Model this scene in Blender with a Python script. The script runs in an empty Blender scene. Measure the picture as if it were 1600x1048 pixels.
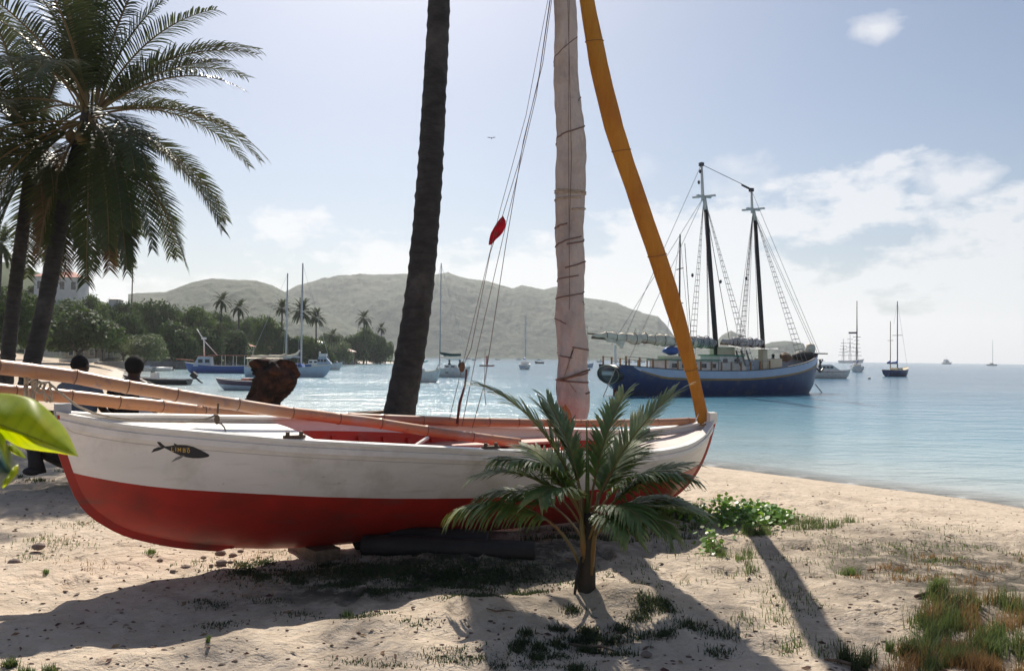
import bpy, math, random
import numpy as np
from mathutils import Vector, Matrix
random.seed(7); np.random.seed(7)
sc = bpy.context.scene
C = sc.collection
rad = math.radians
# ------------------------------------------------------------------ camera
FPX = 1244.0; EYE = 1.6; PITCH = math.atan(34/FPX); ROLL = rad(0.72)
cd = bpy.data.cameras.new('camera'); cam = bpy.data.objects.new('camera', cd); C.objects.link(cam)
cd.sensor_width = 36; cd.lens = FPX/1600*36; cd.clip_start = .05; cd.clip_end = 20000
cam.matrix_world = Matrix.Translation((0, 0, EYE)) @ Matrix.Rotation(math.pi/2+PITCH, 4, 'X') @ Matrix.Rotation(ROLL, 4, 'Z')
cd.dof.use_dof = True; cd.dof.focus_distance = 7.5; cd.dof.aperture_fstop = 9
sc.camera = cam
# ------------------------------------------------------------------ light
SUN_EL = rad(45); SUN_AZ = math.atan(.18)        # azimuth measured from +Y towards -X
SUND = Vector((-math.sin(SUN_AZ)*math.cos(SUN_EL), math.cos(SUN_AZ)*math.cos(SUN_EL), math.sin(SUN_EL)))
sl = bpy.data.lights.new('sun', 'SUN'); sl.energy = 5; sl.angle = rad(.53); sl.color = (1, .93, .82)
so = bpy.data.objects.new('sun', sl); C.objects.link(so); so.rotation_euler = SUND.to_track_quat('Z', 'Y').to_euler()
sc.view_settings.view_transform = 'Standard'; sc.view_settings.look = 'None'; sc.view_settings.gamma = 1
sc.view_settings.exposure = .40
sc.view_settings.use_curve_mapping = False
sc.cycles.volume_bounces = 1; sc.cycles.max_bounces = 8; sc.cycles.transparent_max_bounces = 12
sc.cycles.use_denoising = True
# ------------------------------------------------------------------ sky with clouds
W = bpy.data.worlds.new('World'); sc.world = W; W.use_nodes = True
wt = W.node_tree; wt.nodes.clear()
def wn(t, **k):
    n = wt.nodes.new(t)
    for a, b in k.items(): setattr(n, a, b)
    return n
def wmath(op, a, b=None, clamp=False):
    n = wn('ShaderNodeMath', operation=op, use_clamp=clamp)
    for i, v in enumerate((a, b)):
        if v is None: continue
        if isinstance(v, (int, float)): n.inputs[i].default_value = v
        else: wt.links.new(v, n.inputs[i])
    return n.outputs[0]
sky = wn('ShaderNodeTexSky'); sky.sky_type = 'NISHITA'; sky.sun_disc = False
sky.sun_elevation = SUN_EL; sky.sun_rotation = -SUN_AZ; sky.air_density = 1.0; sky.dust_density = 1.5; sky.ozone_density = 3.0
tc = wn('ShaderNodeTexCoord')
sep = wn('ShaderNodeSeparateXYZ'); wt.links.new(tc.outputs['Generated'], sep.inputs[0])
def wnoise(scale, det, dist=0, stretch=2.2, off=0.):
    mp = wn('ShaderNodeMapping'); mp.inputs['Scale'].default_value = (1, 1, stretch); mp.inputs['Location'].default_value = (off, off*.7, 0)
    wt.links.new(tc.outputs['Generated'], mp.inputs[0])
    n = wn('ShaderNodeTexNoise'); n.inputs['Scale'].default_value = scale; n.inputs['Detail'].default_value = det
    n.inputs['Roughness'].default_value = .58; n.inputs['Distortion'].default_value = dist
    wt.links.new(mp.outputs[0], n.inputs['Vector']); return n.outputs[0]
big = wnoise(4.2, 8, .1, 2.4, 3.1); fine = wnoise(16, 6, .2, 1.8, 1.0)
z = sep.outputs[2]; xx = sep.outputs[0]
# low cumulus bank: denser toward the horizon, higher towards +X
lim = wmath('ADD', wmath('MULTIPLY', xx, .08), .165)
edge = wmath('MULTIPLY', wmath('SUBTRACT', lim, z), 9.0)
m1 = wmath('ADD', edge, wmath('MULTIPLY', wmath('SUBTRACT', big, .5), 5.5))
m1 = wmath('ADD', m1, wmath('MULTIPLY', wmath('SUBTRACT', fine, .5), 1.6))
m1 = wmath('MULTIPLY', m1, 2.4, clamp=True)
def puff(x, y, r, s=1.0):
    d = Vector(((x-800)/FPX, 1, (567-y)/FPX)).normalized()
    vs = wn('ShaderNodeVectorMath', operation='SUBTRACT'); wt.links.new(tc.outputs['Generated'], vs.inputs[0]); vs.inputs[1].default_value = d
    vm = wn('ShaderNodeVectorMath', operation='MULTIPLY'); wt.links.new(vs.outputs[0], vm.inputs[0]); vm.inputs[1].default_value = (1, 1, 1.6)
    vl = wn('ShaderNodeVectorMath', operation='LENGTH'); wt.links.new(vm.outputs[0], vl.inputs[0])
    v = wmath('SUBTRACT', 1.0, wmath('DIVIDE', vl.outputs['Value'], r))
    v = wmath('ADD', v, wmath('MULTIPLY', wmath('SUBTRACT', fine, .5), 3.2))
    return wmath('MULTIPLY', v, 1.3*s, clamp=True)
msk = m1
for q in ((1372, 42, .03, .7), (1470, 282, .05, .9), (1540, 275, .018, .6), (1348, 270, .016, .6), (1150, 290, .05, .5), (975, 275, .035, .3)):
    msk = wmath('MAXIMUM', msk, puff(*q))
cmix = wn('ShaderNodeMix'); cmix.data_type = 'RGBA'
wt.links.new(wmath('MULTIPLY', msk, .66), cmix.inputs[0])
hmix = wn('ShaderNodeMix'); hmix.data_type = 'RGBA'   # milky humidity of the tropical sky
hz = wmath('POWER', wmath('SUBTRACT', 1.0, wmath('ABSOLUTE', z)), 7.0)
wt.links.new(wmath('MULTIPLY', hz, .40, clamp=True), hmix.inputs[0])
tint = wn('ShaderNodeMix'); tint.data_type = 'RGBA'; tint.blend_type = 'MULTIPLY'; tint.inputs[0].default_value = 1; wt.links.new(sky.outputs[0], tint.inputs[6]); tint.inputs[7].default_value = (1.0, .995, .985, 1)
wt.links.new(tint.outputs[2], hmix.inputs[6]); hmix.inputs[7].default_value = (7.6, 7.9, 8.4, 1)
wt.links.new(hmix.outputs[2], cmix.inputs[6]); cmix.inputs[7].default_value = (11.0, 10.9, 10.9, 1)
bg = wn('ShaderNodeBackground'); bg.inputs[1].default_value = .068; wt.links.new(cmix.outputs[2], bg.inputs[0])
wo = wn('ShaderNodeOutputWorld'); wt.links.new(bg.outputs[0], wo.inputs[0])
# ------------------------------------------------------------------ placing helpers
_r0 = Vector((1, 0, 0)); _f = Vector((0, math.cos(PITCH), math.sin(PITCH))); _u0 = Vector((0, -math.sin(PITCH), math.cos(PITCH)))
_R = _r0*math.cos(ROLL)+_u0*math.sin(ROLL); _U = -_r0*math.sin(ROLL)+_u0*math.cos(ROLL); _C = Vector((0, 0, EYE))
def ray(x, y): return _R*((x-800)/FPX)+_U*((524-y)/FPX)+_f
def P(x, y, d): v = ray(x, y); return _C+v*(d/v.y)
def G(x, y, z=0.): v = ray(x, y); return _C+v*((z-EYE)/v.z)
SEA = -.9
def at(x, d, z): p = P(x, 560, d); return Vector((p.x, p.y, z))
# ------------------------------------------------------------------ materials
def newmat(name):
    m = bpy.data.materials.new(name); m.use_nodes = True; nt = m.node_tree
    return m, nt, nt.nodes['Principled BSDF'], nt.nodes['Material Output']
def mixrgb(nt, fac, a, b, mode='MIX'):
    n = nt.nodes.new('ShaderNodeMix'); n.data_type = 'RGBA'; n.blend_type = mode
    for i, v in ((0, fac), (6, a), (7, b)):
        if isinstance(v, (int, float)): n.inputs[i].default_value = v
        elif isinstance(v, tuple): n.inputs[i].default_value = (*v[:3], 1)
        else: nt.links.new(v, n.inputs[i])
    return n.outputs[2]
def noise(nt, scale, det=4, stretch=(1, 1, 1), coord='Object', rough=.55, dist=0):
    t = nt.nodes.new('ShaderNodeTexCoord'); mp = nt.nodes.new('ShaderNodeMapping'); mp.inputs['Scale'].default_value = stretch
    if coord == 'World':
        g = nt.nodes.new('ShaderNodeNewGeometry'); nt.links.new(g.outputs['Position'], mp.inputs[0])
    else: nt.links.new(t.outputs[coord], mp.inputs[0])
    n = nt.nodes.new('ShaderNodeTexNoise'); n.inputs['Scale'].default_value = scale; n.inputs['Detail'].default_value = det
    n.inputs['Roughness'].default_value = rough; n.inputs['Distortion'].default_value = dist
    nt.links.new(mp.outputs[0], n.inputs['Vector']); return n.outputs[0]
def ramp(nt, v, lo, hi):
    n = nt.nodes.new('ShaderNodeMapRange'); n.inputs[1].default_value = lo; n.inputs[2].default_value = hi; nt.links.new(v, n.inputs[0]); return n.outputs[0]
def M(name, c1, c2=None, scale=5, rough=.6, bump=0, bscale=None, bdist=.01, transl=0, tcol=None, spec=.4, stretch=(1, 1, 1), lo=.35, hi=.65, rnd=0, dirt=None, dscale=2., damt=.5, metal=0, island=0, coat=0):
    m, nt, b, out = newmat(name)
    b.inputs['Roughness'].default_value = rough; b.inputs['Specular IOR Level'].default_value = spec; b.inputs['Metallic'].default_value = metal
    b.inputs['Coat Weight'].default_value = coat
    col = c1
    if c2 is not None: col = mixrgb(nt, ramp(nt, noise(nt, scale, 5, stretch), lo, hi), c1, c2)
    if dirt is not None:
        col = mixrgb(nt, ramp(nt, noise(nt, dscale, 7, (1, 1, 1), rough=.65), .5, .75), col, dirt)
        nt.nodes[-1].inputs
    if rnd or island:
        g = nt.nodes.new('ShaderNodeNewGeometry' if island else 'ShaderNodeObjectInfo')
        rv = g.outputs['Random Per Island'] if island else g.outputs['Random']
        hs = nt.nodes.new('ShaderNodeHueSaturation')
        if isinstance(col, tuple): hs.inputs['Color'].default_value = (*col, 1)
        else: nt.links.new(col, hs.inputs['Color'])
        mr = nt.nodes.new('ShaderNodeMapRange'); a = island or rnd; mr.inputs[3].default_value = 1-a; mr.inputs[4].default_value = 1+a; nt.links.new(rv, mr.inputs[0])
        nt.links.new(mr.outputs[0], hs.inputs['Value'])
        mr2 = nt.nodes.new('ShaderNodeMapRange'); mr2.inputs[3].default_value = .5-.03*(a/.4); mr2.inputs[4].default_value = .5+.02*(a/.4); nt.links.new(rv, mr2.inputs[0])
        nt.links.new(mr2.outputs[0], hs.inputs['Hue']); col = hs.outputs[0]
    if isinstance(col, tuple): b.inputs['Base Color'].default_value = (*col, 1)
    else: nt.links.new(col, b.inputs['Base Color'])
    if bump:
        bn = nt.nodes.new('ShaderNodeBump'); bn.inputs['Strength'].default_value = bump; bn.inputs['Distance'].default_value = bdist
        nt.links.new(noise(nt, bscale or scale*4, 6, stretch), bn.inputs['Height']); nt.links.new(bn.outputs[0], b.inputs['Normal'])
    if transl:
        t = nt.nodes.new('ShaderNodeBsdfTranslucent')
        if tcol: t.inputs[0].default_value = (*tcol, 1)
        elif isinstance(col, tuple): t.inputs[0].default_value = (*col, 1)
        else: nt.links.new(col, t.inputs[0])
        mx = nt.nodes.new('ShaderNodeMixShader'); mx.inputs[0].default_value = transl
        nt.links.new(b.outputs[0], mx.inputs[1]); nt.links.new(t.outputs[0], mx.inputs[2]); nt.links.new(mx.outputs[0], out.inputs[0])
    return m
# ------------------------------------------------------------------ mesh helpers
class MB:
    def __init__(s): s.v = []; s.f = []; s.n = 0
    def add(s, v, f):
        s.v.extend(tuple(map(float, q)) for q in v); s.f.extend(tuple(i+s.n for i in q) for q in f); s.n = len(s.v); return s
    def box(s, c, d, rot=None):
        c = Vector(c); h = Vector(d)/2; vs = []
        for x in (-1, 1):
            for y in (-1, 1):
                for zz in (-1, 1):
                    p = Vector((x*h.x, y*h.y, zz*h.z))
                    if rot is not None: p = rot @ p
                    vs.append(c+p)
        return s.add(vs, [(0, 1, 3, 2), (4, 6, 7, 5), (0, 4, 5, 1), (2, 3, 7, 6), (0, 2, 6, 4), (1, 5, 7, 3)])
    def prism(s, poly, z0, z1):          # polygon in xy extruded in z
        n = len(poly); v = [(x, y, z0) for x, y in poly]+[(x, y, z1) for x, y in poly]
        return s.add(v, [tuple(range(n))[::-1], tuple(range(n, 2*n))]+[(i, (i+1) % n, n+(i+1) % n, n+i) for i in range(n)])
    def tube(s, pts, r, n=8, cap=True, flat=1.0, jit=0):
        pts = [Vector(p) for p in pts]; k = len(pts); rs = [r]*k if isinstance(r, (int, float)) else list(r)
        vs = []; ref = None
        for i, p in enumerate(pts):
            t = (pts[min(i+1, k-1)]-pts[max(i-1, 0)]).normalized()
            if ref is None: ref = Vector((0, 0, 1)) if abs(t.z) < .9 else Vector((0, 1, 0))
            a = t.cross(ref).normalized(); b = a.cross(t).normalized(); ref = b
            for j in range(n):
                g = 2*math.pi*j/n; q = rs[i]*(1+jit*random.uniform(-1, 1))
                vs.append(p+a*math.cos(g)*q+b*math.sin(g)*q*flat)
        fs = [(i*n+j, i*n+(j+1) % n, (i+1)*n+(j+1) % n, (i+1)*n+j) for i in range(k-1) for j in range(n)]
        if cap: fs += [tuple(range(n))[::-1], tuple(range((k-1)*n, k*n))]
        return s.add(vs, fs)
    def grid(s, rows, closed=False):
        n = len(rows[0]); vs = [p for r_ in rows for p in r_]; m = n if closed else n-1
        return s.add(vs, [(i*n+j, i*n+(j+1) % n, (i+1)*n+(j+1) % n, (i+1)*n+j) for i in range(len(rows)-1) for j in range(m)])
    def ball(s, c, r, n=8, m=6, jit=0):
        rows = []
        for i in range(m+1):
            a = math.pi*i/m
            rows.append([(c[0]+r[0]*math.sin(a)*math.cos(2*math.pi*j/n)*(1+jit*random.uniform(-1, 1)), c[1]+r[1]*math.sin(a)*math.sin(2*math.pi*j/n)*(1+jit*random.uniform(-1, 1)), c[2]-r[2]*math.cos(a)*(1+jit*random.uniform(-1, 1))) for j in range(n)])
        return s.grid(rows, True)
def tag(o, label=None, cat=None, group=None, kind=None):
    for k, v in (('label', label), ('category', cat), ('group', group), ('kind', kind)):
        if v: o[k] = v
    return o
def link(name, me, parent=None, loc=None):
    o = bpy.data.objects.new(name, me); C.objects.link(o)
    if parent is not None: o.parent = parent
    if loc is not None: o.location = loc
    return o
def mesh(mb, mat, smooth=True, name='m'):
    me = bpy.data.meshes.new(name); me.from_pydata(mb.v, [], mb.f); me.materials.append(mat)
    if smooth: me.polygons.foreach_set('use_smooth', [True]*len(me.polygons))
    me.update(); return me
def part(name, mb, mat, parent, smooth=False, loc=None, label=None):
    o = link(name, mesh(mb, mat, smooth, name), parent, loc)
    if label: o['label'] = label
    if smooth == 'auto':
        o.data.polygons.foreach_set('use_smooth', [True]*len(o.data.polygons))
        try: o.data.set_sharp_from_angle(angle=rad(38))
        except Exception: pass
    return o
def root(name, label, cat, loc=(0, 0, 0), rz=0, group=None):
    o = bpy.data.objects.new(name, None); C.objects.link(o); o.location = loc; o.rotation_euler = (0, 0, rz); o.empty_display_size = .2
    return tag(o, label, cat, group)
def single(name, mb, mat, label, cat, group=None, smooth=True, kind=None):   # world-coordinate mesh -> object with its origin at the base
    v = np.array(mb.v); o = (v.min(0)+v.max(0))/2; o[2] = v[:, 2].min(); mb.v = [tuple(q) for q in (v-o)]
    ob = link(name, mesh(mb, mat, smooth, name), None, Vector(o)); return tag(ob, label, cat, group, kind)
def npmesh(name, v, f, mat, smooth=False):
    me = bpy.data.meshes.new(name); v = np.asarray(v, dtype=np.float32); f = np.asarray(f, dtype=np.int32); k = f.shape[1]
    me.vertices.add(len(v)); me.vertices.foreach_set('co', v.ravel())
    me.loops.add(f.size); me.loops.foreach_set('vertex_index', f.ravel())
    me.polygons.add(len(f)); me.polygons.foreach_set('loop_start', np.arange(0, f.size, k, dtype=np.int32))
    try: me.polygons.foreach_set('loop_total', np.full(len(f), k, dtype=np.int32))
    except Exception: pass
    me.polygons.foreach_set('use_smooth', np.full(len(f), smooth)); me.materials.append(mat); me.update(calc_edges=True); me.validate(); return me
def copy_tree(o, parent=None):
    c = o.copy(); C.objects.link(c); c.parent = parent
    if parent is not None: c.matrix_parent_inverse = o.matrix_parent_inverse.copy()
    for ch in [q for q in C.objects if q.parent == o]: copy_tree(ch, c)
    return c
def crv(pts):
    xs = [p[0] for p in pts]; ys = [p[1] for p in pts]; n = len(xs); m = [0]*n
    for i in range(n):
        if 0 < i < n-1:
            a = (ys[i]-ys[i-1])/(xs[i]-xs[i-1]); b = (ys[i+1]-ys[i])/(xs[i+1]-xs[i]); m[i] = (a+b)/2 if a*b > 0 else 0
        elif i == 0: m[i] = (ys[1]-ys[0])/(xs[1]-xs[0])
        else: m[i] = (ys[-1]-ys[-2])/(xs[-1]-xs[-2])
    def f(x):
        if x <= xs[0]: return ys[0]
        if x >= xs[-1]: return ys[-1]
        i = next(k for k in range(n-1) if x <= xs[k+1]); h = xs[i+1]-xs[i]; t = (x-xs[i])/h
        return (2*t**3-3*t*t+1)*ys[i]+(t**3-2*t*t+t)*h*m[i]+(-2*t**3+3*t*t)*ys[i+1]+(t**3-t*t)*h*m[i+1]
    return f
def lerp(a, b, t): return a+(b-a)*t
def vnoise(x, y, seed=0):
    xi = np.floor(x).astype(np.int64); yi = np.floor(y).astype(np.int64); fx = x-xi; fy = y-yi
    fx = fx*fx*(3-2*fx); fy = fy*fy*(3-2*fy)
    def h(a, b):
        n = (a*374761393+b*668265263+seed*1442695041) & 0x7fffffff; n = ((n ^ (n >> 13))*1274126177) & 0x7fffffff
        return ((n ^ (n >> 16)) & 0xffff)/65535.
    return (h(xi, yi)*(1-fx)+h(xi+1, yi)*fx)*(1-fy)+(h(xi, yi+1)*(1-fx)+h(xi+1, yi+1)*fx)*fy-.5
def fbm(x, y, oct=4, seed=0):
    s = 0; a = 1.
    for i in range(oct): s = s+a*vnoise(x*2**i+i*17.3, y*2**i-i*9.1, seed+i); a *= .5
    return s
class Hull:
    """side profile and half-beam curves; X runs from stern (0) to bow (L)"""
    def __init__(s, L, keel, sheer, beam, a=2.2, c=1.6, n=44):
        s.L = L; s.zk = crv(keel); s.zs = crv(sheer); s.b = crv(beam); s.a = a; s.c = c
        s.X = [L*(.5-.5*math.cos(math.pi*i/n)) for i in range(n+1)]
    def y(s, X, z):
        k = s.zk(X); t = s.zs(X); w = 1 if t-k < 1e-4 else (z-k)/(t-k); w = min(max(w, 0), 1.15)
        return max(s.b(X), 0)*(1-(1-min(w, 1))**s.a)**(1/s.c)+max(w-1, 0)*.05
    def band(s, lo, hi, m=8, off=0., X=None, sides=(1, -1)):
        mb = MB()
        for sd in sides:
            rows = []
            for x in (X or s.X):
                a = max(lo(x), s.zk(x)); b = max(hi(x), a)
                rows.append([(x, sd*(s.y(x, lerp(a, b, j/m))+off), lerp(a, b, j/m)) for j in range(m+1)])
            if sd < 0: rows = rows[::-1]
            mb.grid(rows)
        return mb
    def transom(s, lo, hi, m=10):
        mb = MB(); a = max(lo(0), s.zk(0)); b = hi(0); zz = [lerp(a, b, j/m) for j in range(m+1)]
        mb.grid([[(0.0, sd*s.y(0, q), q) for sd in (1, .5, 0, -.5, -1)] for q in zz]); return mb
    def deck(s, dz, x0=0, x1=None, inset=0., n=30, camber=.02):
        x1 = s.L if x1 is None else x1; mb = MB(); rows = []
        for i in range(n+1):
            x = lerp(x0, x1, i/n); z0 = s.zs(x)+dz; b = max(s.y(x, z0)-inset, .001); rows.append([(x, b*q, z0+camber*(1-q*q)) for q in (-1, -.5, 0, .5, 1)])
        return mb.grid(rows)
    def rail(s, w, h, dz=0., out=.02, x0=0., x1=None):
        x1 = s.L if x1 is None else x1; mb = MB(); X = [lerp(x0, x1, .5-.5*math.cos(math.pi*i/44)) for i in range(45)]
        for sd in (1, -1):
            rows = []
            for x in X:
                b = max(s.b(x), 0); zt = s.zs(x)+dz; bi = max(b-w, 0.001)
                rows.append([(x, sd*(b+out), zt), (x, sd*(b+out), zt+h), (x, sd*bi, zt+h), (x, sd*bi, zt)])
            mb.grid(rows, True)
        return mb
# ------------------------------------------------------------------ common materials
m_white = M('white_paint', (.78, .76, .72), (.70, .68, .64), 3, .4, dirt=(.55, .50, .44), dscale=3)
m_red = M('red_paint', (.40, .03, .022), (.33, .026, .018), 4, .42, .15, 30, .004, dirt=(.14, .03, .022), dscale=1.6)
m_redin = M('red_interior_paint', (.55, .05, .025), (.46, .04, .02), 3, .5, dirt=(.35, .12, .08), dscale=4)
m_rope = M('rope', (.42, .36, .29), (.28, .23, .18), 30, .9, .5, 120, .004)
m_dline = M('dark_line', (.10, .075, .06), None, rough=.8)
m_wood = M('weathered_wood', (.20, .13, .085), (.11, .075, .05), 6, .75, .5, 20, .01, stretch=(1, 8, 8))
m_dark = M('dark_paint', (.025, .028, .035), (.04, .04, .045), 4, .45)
m_navy = M('navy_hull_paint', (.018, .038, .12), (.026, .05, .15), 1.2, .35, .1, 3, .02, dirt=(.10, .10, .12), dscale=1.6)
m_glass = M('dark_glass', (.02, .025, .03), None, rough=.08, spec=.7)
m_alu = M('alloy_mast', (.42, .43, .45), None, rough=.4, metal=.3)
m_cream = M('cream_paint', (.66, .58, .42), (.58, .5, .36), 2, .5)
m_sail = M('cream_sailcloth', (.74, .68, .55), (.55, .48, .37), 2.2, .85, .4, 5, .05)
m_blue = M('blue_paint', (.03, .09, .32), (.04, .11, .36), 3, .4)
m_pblue = M('pale_blue_hull', (.42, .50, .60), (.36, .44, .54), 2, .4)
m_teal = M('teal_canvas', (.08, .28, .27), None, rough=.8)
m_black = M('black_rubber', (.015, .015, .017), None, rough=.6)
m_tar = M('old_black_boat_wood', (.016, .014, .014), (.03, .025, .024), 5, .7, .4, 20)
m_roofred = M('red_roof_sheet', (.42, .13, .08), (.35, .10, .07), 3, .6)
m_conc = M('old_concrete', (.22, .22, .22), (.15, .15, .155), 1.5, .9, .4, 6, .03, dirt=(.09, .1, .08), dscale=.8)
# ------------------------------------------------------------------ land
SH = [(60, -40), (20, -6), (12.4, 7), (9.5, 12.5), (8.9, 13.8), (7.0, 15.9), (4.5, 18.6), (1.8, 21.4), (-1.9, 23.8), (-6.6, 27.4), (-13.3, 35.5), (-24.1, 52.7), (-38.4, 78.5), (-62, 128),
      (-70, 138), (-58, 150), (-56, 190), (-54, 226), (-43, 262), (-37, 275), (-40, 300), (-90, 420), (-300, 700), (-900, 700), (-900, -700), (60, -700)]
def shore_dist(x, y):
    p = np.array(SH, float); q = np.roll(p, -1, 0); best = np.full(x.shape, 1e9); ins = np.zeros(x.shape, bool)
    for (ax, ay), (bx, by) in zip(p, q):
        dx, dy = bx-ax, by-ay; t = np.clip(((x-ax)*dx+(y-ay)*dy)/(dx*dx+dy*dy), 0, 1)
        best = np.minimum(best, np.hypot(x-ax-t*dx, y-ay-t*dy))
        c = ((ay > y) != (by > y)); c &= x < (bx-ax)*(y-ay)/(by-ay+1e-12)+ax; ins ^= c
    return np.where(ins, best, -best)
RIDGE = [(G(x, y).x, G(x, y).y) for x, y in ((-60, 1040), (200, 1028), (400, 1000), (600, 975), (780, 945), (915, 932), (1010, 945), (1060, 990))]
def height(x, y):
    x = np.asarray(x, float); y = np.asarray(y, float); d = shore_dist(x, y); r = np.hypot(x, y)
    far = np.clip((y-60)/60, 0, 1)
    h = SEA+.9*np.tanh(np.maximum(d, 0)/5.0)
    h = np.where(d < 0, SEA+np.maximum(.13*d, -3.), h)
    near = np.exp(-(r/22.)**2)*np.clip((d-.5)/5, 0, 1)
    h = h+near*(.085*fbm(x*.55, y*.75, 3, 3)+.060*fbm(x*2.0, y*2.6, 3, 11)+.020*fbm(x*7, y*8.5, 3, 23))
    rd = np.full(x.shape, 9.)
    for (ax, ay), (bx, by) in zip(RIDGE[:-1], RIDGE[1:]):
        t = np.clip(((x-ax)*(bx-ax)+(y-ay)*(by-ay))/((bx-ax)**2+(by-ay)**2), 0, 1); rd = np.minimum(rd, np.hypot(x-ax-t*(bx-ax), y-ay-t*(by-ay)))
    h = h+.05*np.exp(-(rd/.22)**2)
    sx, sy = G(985, 935).x, G(985, 935).y
    h = h+.07*np.exp(-(((x-sx)/.30)**2+((y-sy)/.2)**2))
    # wooded hillside inland of the far shore
    az = x/np.maximum(y, 1.)
    H = np.interp(az, [-1.2, -.62, -.50, -.42, -.34, -.29, -.24, -.20, -.16, -.1], [22, 22, 16, 12, 11, 9, 6, 3.0, 1.5, 0])
    k = np.clip((d-6)/70, 0, 1); k = k*k*(3-2*k)
    hill = H*k*np.clip((y-90)/40, 0, 1)*(1+.25*fbm(x*.03, y*.03, 3, 5))
    return h+hill+far*np.clip(d/3, 0, 1)*.5
_base_height = height
_fr = random.Random(12); FEET = []
for i in range(26):      # wandering tracks of footprints
    a_ = _fr.uniform(0, 6.3); px0, py0 = _fr.uniform(-4.5, 6.5), _fr.uniform(3.6, 13)
    for k in range(_fr.randint(4, 10)):
        s_ = .11*(1 if k % 2 else -1); FEET.append((px0+math.cos(a_)*.62*k-math.sin(a_)*s_, py0+math.sin(a_)*.62*k+math.cos(a_)*s_, a_+_fr.uniform(-.2, .2), _fr.uniform(.6, 1.2))); a_ += _fr.uniform(-.15, .15)
def height(x, y):
    x = np.asarray(x, float); y = np.asarray(y, float); h = _base_height(x, y)
    for fx, fy, fa, s in FEET:
        m = (np.abs(x-fx) < .35) & (np.abs(y-fy) < .35)
        if not m.any(): continue
        dx = x[m]-fx; dy = y[m]-fy; u = (dx*math.cos(fa)+dy*math.sin(fa))/.135; v = (-dx*math.sin(fa)+dy*math.cos(fa))/.058; q = np.sqrt(u*u+v*v)
        h[m] += s*(-.030*np.exp(-q**4*.6)+.014*np.exp(-((q-1.35)/.35)**2))
    return h
def hz(x, y): return float(height(np.array([x]), np.array([y]))[0])
azs = np.concatenate([np.linspace(-180, -50, 30, endpoint=False), np.linspace(-50, -36, 50, endpoint=False), np.linspace(-36, 36, 430, endpoint=False), np.linspace(36, 50, 40, endpoint=False), np.linspace(50, 180, 30)])
nr = 430; rs = np.concatenate([np.geomspace(.6, 3.2, 50, endpoint=False), np.geomspace(3.2, 30, 290, endpoint=False), np.geomspace(30, 640, 110)])
A, RR = np.meshgrid(np.radians(azs), rs); gx = RR*np.sin(A); gy = RR*np.cos(A); gz = height(gx, gy)
nn, kk = gx.shape; idx = np.arange(nn*kk).reshape(nn, kk)
fq = np.stack([idx[:-1, :-1], idx[:-1, 1:], idx[1:, 1:], idx[1:, :-1]], -1).reshape(-1, 4)[:, ::-1]
m_sand, nt, b, out = newmat('beach_sand')
n1 = noise(nt, 1.3, 6, coord='World'); n2 = noise(nt, 9, 5, coord='World'); n3 = noise(nt, 90, 3, coord='World'); n4 = noise(nt, 4.2, 7, coord='World', rough=.7)
c = mixrgb(nt, ramp(nt, n1, .35, .65), (.535, .44, .34), (.44, .355, .27))
c = mixrgb(nt, ramp(nt, n2, .45, .75), c, (.59, .495, .395))
c = mixrgb(nt, ramp(nt, n3, .62, .80), c, (.26, .20, .15))
c = mixrgb(nt, ramp(nt, n4, .60, .72), c, (.30, .22, .16))
c = mixrgb(nt, ramp(nt, noise(nt, 28, 4, (1, 2.2, 1), 'World', .7), .64, .72), c, (.22, .155, .12))
at_w = nt.nodes.new('ShaderNodeAttribute'); at_w.attribute_name = 'wet'; at_v = nt.nodes.new('ShaderNodeAttribute'); at_v.attribute_name = 'soil'; at_g = nt.nodes.new('ShaderNodeAttribute'); at_g.attribute_name = 'green'
def mulf(nt, a, b_):
    n = nt.nodes.new('ShaderNodeMath'); n.operation = 'MULTIPLY'
    for i, v in enumerate((a, b_)):
        if isinstance(v, (int, float)): n.inputs[i].default_value = v
        else: nt.links.new(v, n.inputs[i])
    return n.outputs[0]
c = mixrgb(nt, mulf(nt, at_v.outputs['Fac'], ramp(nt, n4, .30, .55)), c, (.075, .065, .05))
c = mixrgb(nt, mulf(nt, at_w.outputs['Fac'], .7), c, (.27, .205, .145))
c = mixrgb(nt, at_g.outputs['Fac'], c, (.045, .065, .028))
nt.links.new(c, b.inputs['Base Color']); b.inputs['Specular IOR Level'].default_value = .25
rr_ = nt.nodes.new('ShaderNodeMapRange'); rr_.inputs[3].default_value = .95; rr_.inputs[4].default_value = .45; nt.links.new(at_w.outputs['Fac'], rr_.inputs[0]); nt.links.new(rr_.outputs[0], b.inputs['Roughness'])
bn = nt.nodes.new('ShaderNodeBump'); bn.inputs['Strength'].default_value = .9; bn.inputs['Distance'].default_value = .012
bn2 = nt.nodes.new('ShaderNodeBump'); bn2.inputs['Strength'].default_value = .8; bn2.inputs['Distance'].default_value = .05
nt.links.new(noise(nt, 55, 5, coord='World'), bn.inputs['Height']); nt.links.new(noise(nt, 11, 4, coord='World', dist=.4), bn2.inputs['Height'])
nt.links.new(bn2.outputs[0], bn.inputs['Normal']); nt.links.new(bn.outputs[0], b.inputs['Normal'])
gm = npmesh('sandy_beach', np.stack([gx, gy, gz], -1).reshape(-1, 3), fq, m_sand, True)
D = shore_dist(gx, gy).ravel()
def attr(me, name, v):
    a = me.attributes.new(name, 'FLOAT', 'POINT'); a.data.foreach_set('value', np.asarray(v, np.float32).ravel())
wetn = .5*fbm(gx*.5, gy*.5, 3, 8).ravel()
attr(gm, 'wet', np.clip((2.0+wetn*1.4-D)/1.3, 0, 1))
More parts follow.
